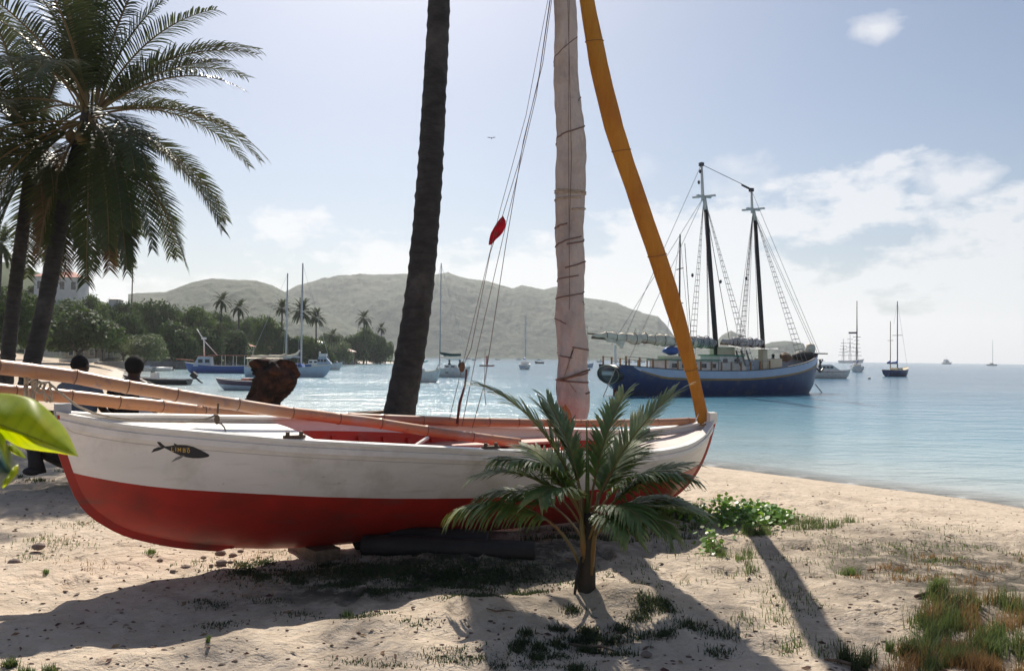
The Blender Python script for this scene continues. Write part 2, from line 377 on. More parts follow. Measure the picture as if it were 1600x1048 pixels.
soil_shadow = np.exp(-(((gx-3.6)/1.6)**2+((gy-6.4)/1.5)**2)).ravel()+.8*np.exp(-(((gx-4.6)/1.3)**2+((gy-5.2)/1.3)**2)).ravel()+2.2*np.exp(-(((gx+.35)/1.15)**2+((gy-6.35-.55*gx)/.6)**2)).ravel()  # dark weedy ground; last term also deepens the boat's shadow by colour
attr(gm, 'soil', np.clip(soil_shadow, 0, 1)*(D > 5))
attr(gm, 'green', np.clip((D-1)/3, 0, 1)*np.clip((gy.ravel()-112)/22, 0, 1))
tag(link('sandy_beach', gm), kind='structure')
# ------------------------------------------------------------------ sea
xs = np.concatenate([-np.geomspace(3000, 60, 30), np.linspace(-58, 58, 160), np.geomspace(60, 3000, 30)])
ys = np.concatenate([np.linspace(-200, 2, 14), np.linspace(4, 60, 160), np.geomspace(61, 3000, 60)])
X_, Y_ = np.meshgrid(xs, ys); dS = -shore_dist(X_, Y_)
lap = .018*np.sin(dS*2.3+1.5*fbm(X_*.3, Y_*.3, 2, 4))*np.exp(-np.abs(dS-1.5)/5)+.03*fbm(X_*.9, Y_*1.2, 2, 6)*np.exp(-np.hypot(X_, Y_)/60)
Z_ = SEA+lap*np.clip(dS/1.0, 0.1, 1)
ni, nj = X_.shape; ii = np.arange(ni*nj).reshape(ni, nj)
fs_ = np.stack([ii[:-1, :-1], ii[:-1, 1:], ii[1:, 1:], ii[1:, :-1]], -1).reshape(-1, 4)
m_sea, nt, b, out = newmat('sea_water')
dp = nt.nodes.new('ShaderNodeAttribute'); dp.attribute_name = 'off'
cr = nt.nodes.new('ShaderNodeValToRGB'); nt.links.new(dp.outputs['Fac'], cr.inputs[0]); e = cr.color_ramp.elements
e[0].position = 0; e[0].color = (.46, .45, .40, 1); e[1].position = 1; e[1].color = (.02, .085, .155, 1)
for p_, c_ in ((.10, (.32, .41, .42)), (.24, (.15, .29, .35)), (.5, (.055, .17, .25))):
    q = e.new(p_); q.color = (*c_, 1)
pn = noise(nt, .05, 4, (1, 2.5, 1), 'World')
cc = mixrgb(nt, ramp(nt, pn, .4, .65), cr.outputs[0], (.06, .20, .27)); nt.nodes[-1]
mm = nt.nodes.new('ShaderNodeMix'); mm.data_type = 'RGBA'; mm.inputs[0].default_value = .35; nt.links.new(cr.outputs[0], mm.inputs[6]); nt.links.new(cc, mm.inputs[7])
foam = nt.nodes.new('ShaderNodeAttribute'); foam.attribute_name = 'foam'
fo = mulf(nt, foam.outputs['Fac'], ramp(nt, noise(nt, 3.5, 6, (1, 1, 1), 'World', .7), .30, .55))
col = mixrgb(nt, fo, mm.outputs[2], (.75, .75, .72))
nt.links.new(col, b.inputs['Base Color']); b.inputs['Roughness'].default_value = .16; b.inputs['IOR'].default_value = 1.333
al = nt.nodes.new('ShaderNodeMapRange'); al.inputs[1].default_value = 0.; al.inputs[2].default_value = .045; al.inputs[3].default_value = .30; al.inputs[4].default_value = 1; nt.links.new(dp.outputs['Fac'], al.inputs[0])
ma = nt.nodes.new('ShaderNodeMath'); ma.operation = 'MAXIMUM'; nt.links.new(al.outputs[0], ma.inputs[0]); nt.links.new(fo, ma.inputs[1]); nt.links.new(ma.outputs[0], b.inputs['Alpha'])
b1 = nt.nodes.new('ShaderNodeBump'); b1.inputs['Strength'].default_value = .5; nt.links.new(ramp(nt, noise(nt, .03, 3, (1, 3, 1), 'World'), .2, .75), b1.inputs['Strength']); b1.inputs['Distance'].default_value = .14; nt.links.new(noise(nt, 1.5, 6, (1, 2.2, 1), 'World', .6, .3), b1.inputs['Height'])
b2 = nt.nodes.new('ShaderNodeBump'); b2.inputs['Strength'].default_value = .6; b2.inputs['Distance'].default_value = .6; nt.links.new(noise(nt, .22, 4, (1, 2.6, 1), 'World', .6, .3), b2.inputs['Height'])
nt.links.new(b1.outputs[0], b2.inputs['Normal']); nt.links.new(b2.outputs[0], b.inputs['Normal'])
sm = npmesh('sea', np.stack([X_, Y_, Z_], -1).reshape(-1, 3), fs_, m_sea, True)
attr(sm, 'off', np.clip(dS/75., 0, 1)**.8); attr(sm, 'foam', np.exp(-((dS-.35-.35*fbm(X_*.4, Y_*.4, 2, 9))/.28)**2)*.9)
tag(link('sea', sm), kind='structure')
# ------------------------------------------------------------------ hills across the bay
m_hill = M('scrub_hillside', (.020, .040, .016), (.050, .066, .030), .06, .95, .7, .05, 8, lo=.3, hi=.7, dirt=(.09, .09, .055), dscale=.012)
def ridge(name, prof, d0, depth, seed, base=None, rough=1.):
    px_ = np.array([p[0] for p in prof], float); hh = np.array([(P(p[0], p[1], d0).z) for p in prof]); xw = np.array([P(p[0], p[1], d0).x for p in prof])
    nx = 700; az = np.linspace(xw[0], xw[-1], nx)/d0; nd = 60; t = np.linspace(0, 1, nd)
    Hc = np.interp(az*d0, xw, hh); AZ, T = np.meshgrid(az, t); Dd = d0-depth*(1-T)
    T2 = np.where(T < .72, T/.72, 1); s = np.sin(T2*np.pi/2)**1.15
    X2 = AZ*Dd;  Z = SEA-2+(np.tile(Hc, (nd, 1))-SEA+2)*s
    Z = Z+(26*fbm(X2/190., Dd/190., 2, seed)+3.5*rough*fbm(X2/26., Dd/26., 3, seed+3)+5*rough*fbm(X2/8., Dd/8., 2, seed+5))*np.sin(np.clip(T2, 0, 1)*np.pi)
    Z[T >= .72] += (6.0*rough*fbm(X2/16., Dd/60., 4, seed+7))[T >= .72]
    back = (T > .72); Z = np.where(back, Z-(T-.72)*60, Z)
    ii = np.arange(nd*nx).reshape(nd, nx); f = np.stack([ii[:-1, :-1], ii[:-1, 1:], ii[1:, 1:], ii[1:, :-1]], -1).reshape(-1, 4)
    me = npmesh(name, np.stack([X2, Dd, Z], -1).reshape(-1, 3), f, m_hill, True)
    tag(link(name, me), kind='structure')
ridge('far_hill', [(440, 470), (465, 459), (500, 451), (560, 444), (620, 440), (680, 440), (700, 437), (720, 445), (760, 452), (800, 463), (815, 458), (850, 462), (870, 457), (905, 472), (940, 476), (960, 480), (1000, 494), (1028, 500), (1040, 512), (1052, 528), (1080, 536), (1120, 538), (1128, 528), (1142, 520), (1158, 527), (1172, 540), (1200, 552), (1225, 562)], 1750, 520, 3)
ridge('western_hill', [(200, 470), (260, 466), (300, 452), (330, 447), (400, 449), (425, 456), (450, 468), (500, 490), (560, 520), (640, 556)], 1150, 350, 8, rough=.7)
ridge('headland', [(1168, 562), (1185, 545), (1205, 537), (1230, 535), (1255, 538), (1263, 552), (1268, 565)], 1500, 160, 14, rough=.5)
# ------------------------------------------------------------------ air
hb = MB().box((-100, 900, 95), (6900, 5600, 200)); hm = bpy.data.materials.new('haze_air'); hm.use_nodes = True; hn = hm.node_tree; hn.nodes.clear()
pv = hn.nodes.new('ShaderNodeVolumePrincipled'); pv.inputs['Color'].default_value = (.88, .90, .94, 1); pv.inputs['Density'].default_value = .00017; pv.inputs['Anisotropy'].default_value = .35
ho = hn.nodes.new('ShaderNodeOutputMaterial'); hn.links.new(pv.outputs[0], ho.inputs['Volume'])
tag(link('haze', mesh(hb, hm, False)), kind='stuff')
# ------------------------------------------------------------------ palms
m_trunk = M('palm_bark', (.034, .035, .038), (.018, .019, .021), 5, .9, .9, 9, .03, stretch=(1, 1, 3), dirt=(.075, .072, .075), dscale=2.2)
m_frond = M('palm_leaf', (.015, .028, .011), (.025, .042, .015), 2, .45, transl=.16, tcol=(.12, .15, .035), spec=.35, island=.35)
m_fronddry = M('dry_palm_leaf', (.10, .062, .032), (.07, .048, .026), 2, .7, transl=.25, island=.3)
m_rachis = M('palm_leaf_stalk', (.09, .085, .035), (.14, .09, .04), 3, .6)
m_sapl = M('young_palm_leaf', (.065, .115, .035), (.10, .15, .045), 2, .5, transl=.22, tcol=(.30, .42, .08), spec=.5, island=.3, dirt=(.38, .36, .12), dscale=5)
def frond(L, e0, e1, ll, n, droop, fold=.5, w=.035, seed=0, pw=1.3, start=.14, segs=3, tipw=.35, lift=.0, fk=1.0):
    """one feather leaf: returns (rachis MB, leaflet verts, quads); leaf grows along +X"""
    rg = random.Random(seed); pts = []; p = Vector((0, 0, 0)); K = 26
    for i in range(K+1):
        t = i/K; el = rad(lerp(e0, e1, t**pw)); pts.append(p.copy()); p = p+Vector((math.cos(el), 0, math.sin(el)))*(L/K)
    rc = MB().tube(pts, [max(.004, .028*(L/3.2)*(1-i/K)**.8+.003) for i in range(K+1)], 5, flat=.7)
    V = []; F = []
    for sd in (1, -1):
        for k in range(n):
            t = start+(1-start)*((k+rg.uniform(-.3, .3))/n); t = min(max(t, start), .995); f = t*K; i = min(int(f), K-1)
            o = pts[i].lerp(pts[i+1], f-i); tg = (pts[i+1]-pts[i]).normalized(); up = Vector((-tg.z, 0, tg.x))
            prof = (math.sin(math.pi*min(1, (t-start)/(1-start)*.9+.10))**.55)*(1-.35*t); l = ll*max(prof, tipw)*rg.uniform(.85, 1.1)
            fw = (lerp(.55, 1.3, t)+rg.uniform(-.12, .12))*fk
            d = (Vector((0, sd, 0))+tg*fw+up*(fold*rg.uniform(.6, 1.2)*(1-.5*t)+lift)).normalized(); q = o.copy(); ww = w*rg.uniform(.8, 1.15)
            side = tg.cross(d).cross(d).normalized(); b0 = len(V)
            for s_ in range(segs+1):
                u = s_/segs; hw = ww*.5*(math.sin(math.pi*min(1, u*.75+.25))**.7 if s_ < segs else .06)
                V.append(tuple(q-side*hw)); V.append(tuple(q+side*hw))
                if s_ < segs: F.append((b0+2*s_, b0+2*s_+1, b0+2*s_+3, b0+2*s_+2))
                d = (d+Vector((0, 0, -droop*(.5+u)/segs*rg.uniform(.7, 1.3)))).normalized(); q = q+d*(l/segs)
    return rc, V, F
_fc = {}
def frond_obj(parent, loc, az, args, mat, key=None, tilt=0):
    k = (key, mat.name)
    if key is None or k not in _fc:
        rc, V, F = frond(*args[0], **args[1]); lm = npmesh('frond', V, F, mat); rm = mesh(rc, m_rachis, True, 'midrib')
        if key is not None: _fc[k] = (lm, rm)
    else: lm, rm = _fc[k]
    o = link('frond', lm, parent, loc); o.rotation_euler = (tilt, 0, az); r_ = link('midrib', rm, o); return o
def palm_trunk(pts, r0, r1, parent, n=14, rings=True):
    pts = [Vector(p) for p in pts]; K = 150; path = []; rr = []
    # Catmull-Rom through pts
    Pp = [pts[0]*2-pts[1]]+pts+[pts[-1]*2-pts[-2]]
    for i in range(K+1):
        u = i/K*(len(pts)-1); j = min(int(u), len(pts)-2); t = u-j; a, b_, c_, d_ = Pp[j:j+4]
        path.append(.5*((2*b_)+(c_-a)*t+(2*a-5*b_+4*c_-d_)*t*t+(3*b_-a-3*c_+d_)*t**3))
        s = i/K; rr.append(lerp(r0, r1, min(1, s*1.1))*(1+.45*math.exp(-s*16))*(1+(.035+random.uniform(0, .035))*((i % 3) == 0)+random.uniform(-.02, .02)))
    return part('trunk', MB().tube(path, rr, n, jit=.02), m_trunk, parent, True)
def coconuts(parent, top, n, r=.11):
    mc = M('coconut_husk', (.10, .12, .03), (.16, .10, .04), 4, .6)
    for i in range(n):
        a = i*2.4; q = Vector((math.cos(a)*.3, math.sin(a)*.3, -.35-.1*(i % 3)))
        part('coconut', MB().ball((0, 0, 0), (r, r, r*1.25), 10, 7), mc, parent, True, top+q)
def palm(label, base_pts, r0, r1, fr, nrand, L, ll, seed, elr=(70, -60), dry=3, group=None, nuts=6, n=60, w=.030, azlim=None):
    rg = random.Random(seed); base = Vector(base_pts[0]); rt = root('coconut_palm', label, 'palm tree', base, 0, group)
    loc = [Vector(p)-base for p in base_pts]; palm_trunk(loc, r0, r1, rt); top = loc[-1]+Vector((0, 0, -.05))
    for i, (az, e0, e1, l) in enumerate(fr):
        frond_obj(rt, top+Vector((math.cos(az)*.12, math.sin(az)*.12, 0)), az, ((l, e0, e1, ll, n, .75), dict(seed=seed*100+i, w=w, fk=.75)), m_frond)
    for i in range(nrand):
        v = i % 7; e0 = [80, 50, 20, 0, -22, -45, -66][v]; e1 = [50, -12, -52, -66, -78, -85, -88][v]
        az = i*2.399+rg.uniform(-.3, .3)
        if azlim and not (azlim[0] < (math.degrees(az) % 360) < azlim[1]): az = rad(rg.uniform(*azlim))
        frond_obj(rt, top+Vector((math.cos(az)*.12, math.sin(az)*.12, (.1 if v < 3 else -.15))), az, ((L*(1 if v < 5 else .85), e0, e1, ll, n, .7-.05*v), dict(seed=v, w=w, fk=.7)), m_frond if v < 6 or i % 2 else m_fronddry, key=(v, L, n))
    if nuts: coconuts(rt, top, nuts)
    return rt
D0 = math.radians
p1 = [P(30, 690, 15), P(45, 590, 15), P(70, 480, 15), P(92, 360, 15), P(118, 250, 15), P(140, 175, 15)]
p1[0].z = hz(p1[0].x, p1[0].y)-.1
palm('tall coconut palm with a leaning trunk whose fronds reach furthest towards the bay', p1, .165, .12,
     [(D0(-8), 62, 5, 3.2), (D0(12), 54, -10, 3.5), (D0(-14), 30, -32, 3.35), (D0(4), 14, -52, 3.5), (D0(-10), -22, -66, 3.6), (D0(15), -48, -76, 3.3),
      (D0(-20), -66, -84, 3.2), (D0(-60), -78, -88, 3.3), (D0(20), 78, 42, 3.0), (D0(170), 78, 35, 3.6), (D0(190), 62, 5, 3.4), (D0(100), 89, 82, 3.8), (D0(-90), 88, 80, 3.8), (D0(60), 88, 78, 3.6), (D0(200), 84, 62, 3.8), (D0(178), -30, -75, 3.2), (D0(0), 42, -5, 2.8)],
     40, 3.35, .74, 3)
p2 = [P(2, 690, 16.5), P(12, 560, 16.5), P(25, 440, 16.5), P(38, 340, 16.5), P(52, 220, 16.5)]
p2[0].z = hz(p2[0].x, p2[0].y)-.1
palm('coconut palm at the very edge with a dark upright trunk and crowded crown', p2, .15, .11, [(D0(175), 15, -50, 3.2), (D0(185), -20, -70, 3.2), (D0(5), -60, -85, 3.0)], 40, 3.2, .70, 5)
p3 = [P(600, 700, 10), P(625, 640, 10), P(652, 480, 10), P(668, 320, 10), P(678, 160, 10), P(686, 0, 10), P(690, -190, 10), P(690, -335, 10)]
p3[0].z = hz(p3[0].x, p3[0].y)-.1
p3[-1] = P(690, -305, 10)
fr3 = [(D0(a), e0, e1, l) for a, e0, e1, l in ((90, 26, -12, 4.7), (80, 16, -10, 4.6), (100, 18, -12, 4.6), (70, 26, -16, 4.6), (112, 24, -14, 4.6), (60, 18, -16, 4.2), (124, 20, -16, 4.6), (88, 44, 0, 4.6), (106, 40, -4, 4.5), (72, 46, -4, 4.4), (95, 8, -6, 4.4), (84, 10, -6, 4.3), (118, 34, -12, 4.4), (64, 36, -12, 4.2), (50, 26, -26, 3.8), (20, 30, -34, 3.6), (0, 16, -38, 3.6), (138, 30, -26, 4.0), (340, 22, -48, 3.6), (316, 10, -60, 3.4), (295, 30, -60, 3.2), (40, 60, 5, 3.6), (125, 62, 8, 3.6), (75, 68, 20, 3.6), (10, 62, 0, 3.4))]
palm('bare ringed palm trunk standing on the beach just behind the boat', p3, .20, .12, fr3, 0, 3.3, .78, 9, dry=0, n=44, nuts=8, w=.027)
# ------------------------------------------------------------------ the double-ended whaleboat
S0 = P(85, 646, 5.5); B0 = P(1107, 658, 9.3); YAW = math.atan2(B0.y-S0.y, B0.x-S0.x); LB = math.hypot(B0.x-S0.x, B0.y-S0.y); HEEL = rad(4.2)
boat = root('whaleboat', 'white and red double-ended sailing boat on the sand, black whale painted near its stern', 'boat', (S0.x, S0.y, 0))
boat.rotation_euler = (HEEL, 0, YAW)
bpy.context.view_layer.update(); BM = boat.matrix_world.copy(); BI = BM.inverted()
def bl(p): return BI @ Vector(p)
H = Hull(LB, [(0, 1.17), (.04, .95), (.09, .79), (.17, .585), (.36, .385), (.70, .225), (1.16, .115), (1.6, .05), (2.5, .0), (4.3, -.06), (5.3, -.085), (5.75, -.03), (6.05, .08), (6.40, .34), (6.56, .62), (LB, .885)],
         [(0, 1.18), (.3, 1.125), (.8, 1.075), (1.4, 1.02), (2.4, .945), (3.6, .845), (4.8, .755), (5.6, .735), (6.2, .79), (LB, .89)],
         [(0, .012), (.15, .13), (.4, .27), (.8, .43), (1.6, .65), (2.4, .79), (3.3, .86), (4.1, .85), (4.9, .75), (5.6, .54), (6.1, .33), (6.45, .14), (LB, .012)], 1.45, 1.3, 90)
H.X = sorted(set(H.X+[.01, .03, .05, .07, .1, .13]))
zp = crv([(0, .80), (.5, .70), (1.4, .60), (2.4, .51), (3.5, .45), (5, .43), (6.4, .44), (LB, .46)])
m_hullw = M('hull_white_paint', (.76, .72, .70), (.69, .66, .64), 2.2, .38, .12, 14, .004, dirt=(.50, .46, .41), dscale=2.2, stretch=(1, 1, 3))
# faint plank seam grooves run along the topside
zp0 = zp; zp = lambda x: zp0(x)+.006*float(vnoise(np.array([x*3.1]), np.array([.5]), 2)[0])+.003*float(vnoise(np.array([x*11.]), np.array([.5]), 6)[0])
for m__, cc_ in ((m_hullw, (.40, .36, .31)), (m_red, (.09, .05, .04))):      # chips and scuffs in the paint
    nt = m__.node_tree; b_ = nt.nodes['Principled BSDF']; src = b_.inputs['Base Color'].links[0].from_socket
    c1_ = mixrgb(nt, ramp(nt, noise(nt, 9, 8, (1, 1, 2.2), rough=.72), .665, .70), src, cc_); c2_ = mixrgb(nt, ramp(nt, noise(nt, 2.2, 5, (1, 1, 7), rough=.6), .56, .70), c1_, tuple(q*1.25 for q in cc_)); nt.links.new(mixrgb(nt, .45, c1_, c2_), b_.inputs['Base Color'])
part('topsides', H.band(zp, H.zs, 10), m_hullw, boat, True)
part('bottom', H.band(lambda x: -9, zp, 12), m_red, boat, True)
sm_ = MB()
for fz in (.74,):
    rows = []
    for x in H.X[6:-6]:
        z0 = lerp(max(zp(x), H.zk(x)), H.zs(x), fz); rows.append([(x, -(H.y(x, z0-.002)+.0015), z0-.002), (x, -(H.y(x, z0+.002)+.0015), z0+.002)])
    sm_.grid(rows)
part('plank_seam', sm_, M('seam_line', (.40, .36, .33), rough=.8), boat)['kind'] = 'stuff'  # thin grey-brown strip drawn along one plank seam
Hi = Hull(LB, [(0, 1.17), (.3, .45), (.8, .25), (1.6, .09), (4.3, -.02), (5.6, .0), (6.2, .25), (LB, .88)], [(a, b_-.001) for a, b_ in ((0, 1.18), (.3, 1.125), (.8, 1.075), (1.4, 1.02), (2.4, .945), (3.6, .845), (4.8, .755), (5.6, .735), (6.2, .79), (LB, .89))],
          [(0, .006), (.15, .10), (.4, .24), (.8, .40), (1.6, .62), (2.4, .76), (3.3, .83), (4.1, .82), (4.9, .72), (5.6, .51), (6.1, .30), (6.45, .11), (LB, .004)], 1.45, 1.3, 50)
part('inner_planking', Hi.band(lambda x: -9, lambda x: Hi.zs(x)-.10, 8), m_redin, boat, True)
part('inner_sheer_plank', Hi.band(lambda x: Hi.zs(x)-.10, Hi.zs, 3, off=-.004), m_hullw, boat, True)
# frames (ribs) inside
for x in np.arange(1.75, 5.6, .27):
    for sd in (1, -1):
        mb = MB(); rows = []
        for j in range(9):
            zz = lerp(Hi.zk(x)+.02, Hi.zs(x)-.14, j/8); y = sd*(Hi.y(x, zz)-.003); yi = sd*max(Hi.y(x, zz)-.04, 0)
            rows.append([(x-.02, y, zz), (x+.02, y, zz), (x+.02, yi, zz), (x-.02, yi, zz)])
        part('rib', mb.grid(rows, True), m_redin, boat)
part('floor_board', Hi.deck(-.62, 1.7, 5.4, .02), m_redin, boat)
part('cap_rail', H.rail(.075, .022, out=.016), m_white, boat, 'auto')
rub = MB()
for sd in (1, -1):
    rows = []
    for x in H.X[1:-1]:
        z0 = H.zs(x)-.055; y = H.y(x, z0); rows.append([(x, sd*(y-.005), z0+.028), (x, sd*(y+.020), z0+.024), (x, sd*(y+.020), z0-.018), (x, sd*(y-.005), z0-.022)])
    rub.grid(rows, True)
part('rub_rail', rub, m_hullw, boat, 'auto')
part('after_deck', Hi.deck(-.035, .12, 1.72, .0), m_white, boat)
part('fore_deck', Hi.deck(-.06, 5.35, LB-.06, .0), M('pink_white_deck', (.72, .60, .54), (.66, .54, .48), 3, .5), boat)
def bulkhead(x, dz):
    zz = [lerp(Hi.zk(x)+.02, Hi.zs(x)+dz, j/10) for j in range(11)]; pl_ = [(Hi.y(x, q)-.004, q) for q in zz]; pl_ = pl_+[(-a, q) for a, q in pl_[::-1]]
    n = len(pl_); part('bulkhead', MB().add([(x-.012, a, q) for a, q in pl_]+[(x+.012, a, q) for a, q in pl_], [tuple(range(n)), tuple(range(2*n-1, n-1, -1))]+[(i, n+i, n+(i+1) % n, (i+1) % n) for i in range(n)]), m_redin, boat)
bulkhead(1.73, -.04)
bulkhead(5.36, -.07)
for x, w in ((2.55, .2), (3.35, .2), (4.2, .22), (4.9, .22)):
    b_ = Hi.y(x, Hi.zs(x)-.2); part('thwart', MB().box((x, 0, Hi.zs(x)-.2), (w, 2*b_, .03)), m_redin if x > 3 else m_redin, boat)
part('side_bench', MB().prism([(2.6, .52), (4.9, .44), (4.9, .68), (3.6, .78), (2.6, .72)], .66, .685), M('faded_pink_paint', (.62, .36, .30), (.55, .30, .25), 3, .6), boat)
part('mast_step_partner', MB().box((4.55, 0, .60), (.34, .9, .05)), m_redin, boat)
# stem and stern posts follow the profile
def post(u0, u1, n=22):
    mb = MB(); rows = []
    for i in range(n+1):
        x = lerp(u0, u1, (i/n)**1.6) if u1 > u0 else lerp(u0, u1, (i/n)**1.6)
        x2 = lerp(u0, u1, min(1, (i/n)**1.6+.01)); z0 = H.zk(x); t = Vector((x2-x, 0, H.zk(x2)-z0)); t = t.normalized() if t.length > 1e-6 else Vector((0, 0, 1))
        nn_ = Vector((t.z, 0, -t.x)); nn_ = nn_ if (nn_.z < 0 or (u1 > u0) == (nn_.x < 0)) else -nn_
        o = Vector((x, 0, z0)); rows.append([o+Vector((0, .03, 0))-nn_*.03, o+Vector((0, .024, 0))+nn_*.028, o+Vector((0, -.024, 0))+nn_*.028, o+Vector((0, -.03, 0))-nn_*.03])
    return mb.grid(rows, True)
part('stern_post', post(0.0, 1.2), m_red, boat, 'auto')
part('stem_post', post(LB, 5.6), m_red, boat, 'auto')

part('stern_head', MB().box((.04, 0, 1.20), (.10, .055, .10)), M('grey_primer', (.38, .38, .40), rough=.7), boat)
part('stem_head', MB().box((LB-.03, 0, .93), (.12, .07, .13)), m_white, boat)
for x in (1.46, 3.02, 4.3):       # wooden thole blocks on the near rail, mooring cleat
    y = -(H.b(x)-.03); z0 = H.zs(x)+.022
    mb = MB().box((x, y, z0+.012), (.16, .035, .024)); mb.tube([(x-.05, y, z0+.02), (x-.05, y, z0+.05)], .016, 8); mb.tube([(x+.05, y, z0+.02), (x+.05, y, z0+.05)], .016, 8)
    part('cleat', mb, m_wood, boat, True)
for x in (2.2,):
    y = (H.b(x)-.03); part('cleat', MB().box((x, y, H.zs(x)+.04), (.17, .03, .03)), m_wood, boat)
# mast, furled mainsail
MX = 4.55; base = Vector((MX, .0, -.02)); mt = bl(P(881, -130, 8.31)); mdir = (mt-base)
part('mast', MB().tube([base, base+mdir*.5, mt+mdir.normalized()*.25], [.06, .055, .04], 14), M('mast_spruce', (.36, .22, .11), (.28, .17, .08), 4, .5, stretch=(6, 6, 1)), boat, True)
m_canvas = M('furled_canvas', (.60, .54, .51), (.50, .45, .43), 1.6, .9, 1.0, 6, .12, stretch=(1, 1, .6), transl=.22, tcol=(.62, .50, .44), dirt=(.36, .30, .27), dscale=3)
prof = [(648, 888, 19), (636, 887, 23), (622, 884, 26), (600, 880, 24), (570, 880, 23), (540, 881, 24), (500, 880, 24), (455, 879, 21), (400, 881, 22), (350, 883, 22), (300, 884, 23), (250, 886, 23.5), (200, 886, 22.5), (150, 882, 20), (100, 881, 19), (50, 880, 18.5), (0, 880, 17.5), (-60, 881, 16), (-110, 881, 13)]
rows = []; NP = 130
py_ = [q[0] for q in prof][::-1]; pc = [q[1] for q in prof][::-1]; pr = [q[2] for q in prof][::-1]
for i in range(NP+1):
    yy = lerp(650, -110, i/NP); cx_ = np.interp(yy, py_, pc); rr_ = np.interp(yy, py_, pr)/FPX*8.31; c0 = bl(P(cx_, yy, 8.31)); c0.y = lerp(base.y, mt.y, (c0.z-base.z)/(mt.z-base.z))
    row = []
    for j in range(40):
        g = 2*math.pi*j/40; tw = g+yy*.012
        q = rr_*(1+.085*math.sin(3*tw+1.0+1.2*math.sin(yy*.013))+.06*abs(math.sin(2.5*g-yy*.03))+.045*math.sin(9*g+yy*.05+2*math.sin(yy*.03))+.03*math.sin(14*g-yy*.11)+.07*float(vnoise(np.array([math.cos(g)*2.1+9+yy*.004]), np.array([math.sin(g)*2.1+yy*.03]), 5)[0]))
        row.append(c0+Vector((math.cos(g)*q, math.sin(g)*q*.8, 0)))
    rows.append(row)
sailm = MB().grid(rows, True); part('furled_mainsail', sailm, m_canvas, boat, True)
# lashings wound round the sail
def wind(y0, y1, turns, r=.006, ph=0.):
    pts = []; n = int(46*abs(turns))+2
    for i in range(n+1):
        u = i/n; yy = lerp(y0, y1, u); f = (650-yy)/760*NP; k = min(max(int(f), 0), NP-1); g = ph+u*turns*2*math.pi
        jf = (g/(2*math.pi)*40) % 40; j = int(jf); a_ = rows[k][j].lerp(rows[k][(j+1) % 40], jf-j); b_ = rows[k+1][j].lerp(rows[k+1][(j+1) % 40], jf-j); p = a_.lerp(b_, f-int(f))
        cc_ = sum(rows[k], Vector())/40; d = (p-cc_); d.z = 0; pts.append(p+d.normalized()*.004)
    part('lashing', MB().tube(pts, r, 5), m_rope if r > .0095 else M('brown_lashing', (.17, .11, .10), rough=.9), boat, True)
for y0, y1, t, r in ((590, 596, 1, .009), (540, 556, 1.0, .008), (470, 430, 1.4, .007), (420, 370, 1.2, .008), (384, 352, 1.0, .009), (330, 310, 1.1, .012), (305, 300, 1.6, .010), (250, 190, 1.0, .008), (470, 505, .8, .005), (610, 575, 1.2, .009), (160, 60, 1.0, .005)):
    wind(y0, y1, t, r, ph=random.uniform(0, 6))
# yellow jib bagged on its stay
jp = [(662, 1099, 10), (650, 1097, 12.5), (600, 1086, 12), (550, 1073, 14.5), (500, 1059, 16), (450, 1044, 17), (400, 1027, 17.5), (330, 1003, 18), (260, 979, 18.5), (200, 959, 18.5), (100, 935, 17.5), (0, 917, 15), (-70, 903, 12), (-120, 892, 6)]
JX = [q[0] for q in jp][::-1]; JC = [q[1] for q in jp][::-1]; JR = [q[2] for q in jp][::-1]; jr = []
for i in range(111):
    yy = lerp(662, -120, i/110); dep = lerp(9.25, 8.34, i/110); c0 = P(np.interp(yy, JX, JC), yy, dep); r_ = np.interp(yy, JX, JR)/FPX*dep*.92; c0 = bl(c0)
    jr.append([c0+Vector((math.cos(g)*r_*(1+.06*math.sin(2*g+yy*.02)+.035*math.sin(7*g+yy*.06)), math.sin(g)*r_*.62*(1+.04*math.sin(4*g+yy*.05)), math.cos(g)*r_*.25)) for g in [2*math.pi*j/28 for j in range(28)]])
part('jib_in_yellow_bag', MB().grid(jr, True), M('yellow_canvas', (.50, .275, .045), (.38, .19, .03), 3.5, .8, 1.0, 7, .12, stretch=(1.6, 1.6, .35), transl=.30, tcol=(.70, .33, .045), dirt=(.30, .15, .04), dscale=2.2), boat, True)
part('bag_seam', MB().tube([q[9]+(q[9]-sum(q, Vector())/28)*.04 for q in jr[2:-2]], .006, 5), M('yellow_seam', (.30, .13, .02), rough=.8), boat, True)
for k in (12, 37, 60, 84, 103): part('bag_tie', MB().tube([v+(v-sum(jr[k], Vector())/28)*.05 for v in jr[k]]+[jr[k][0]], .006, 5), M('bag_tie_cord', (.26, .13, .04), rough=.9), boat, True)
part('jib_tack', MB().tube([bl(P(1099, 664, 9.27)), bl(P(1096, 640, 9.22))], .02, 8), m_white, boat)
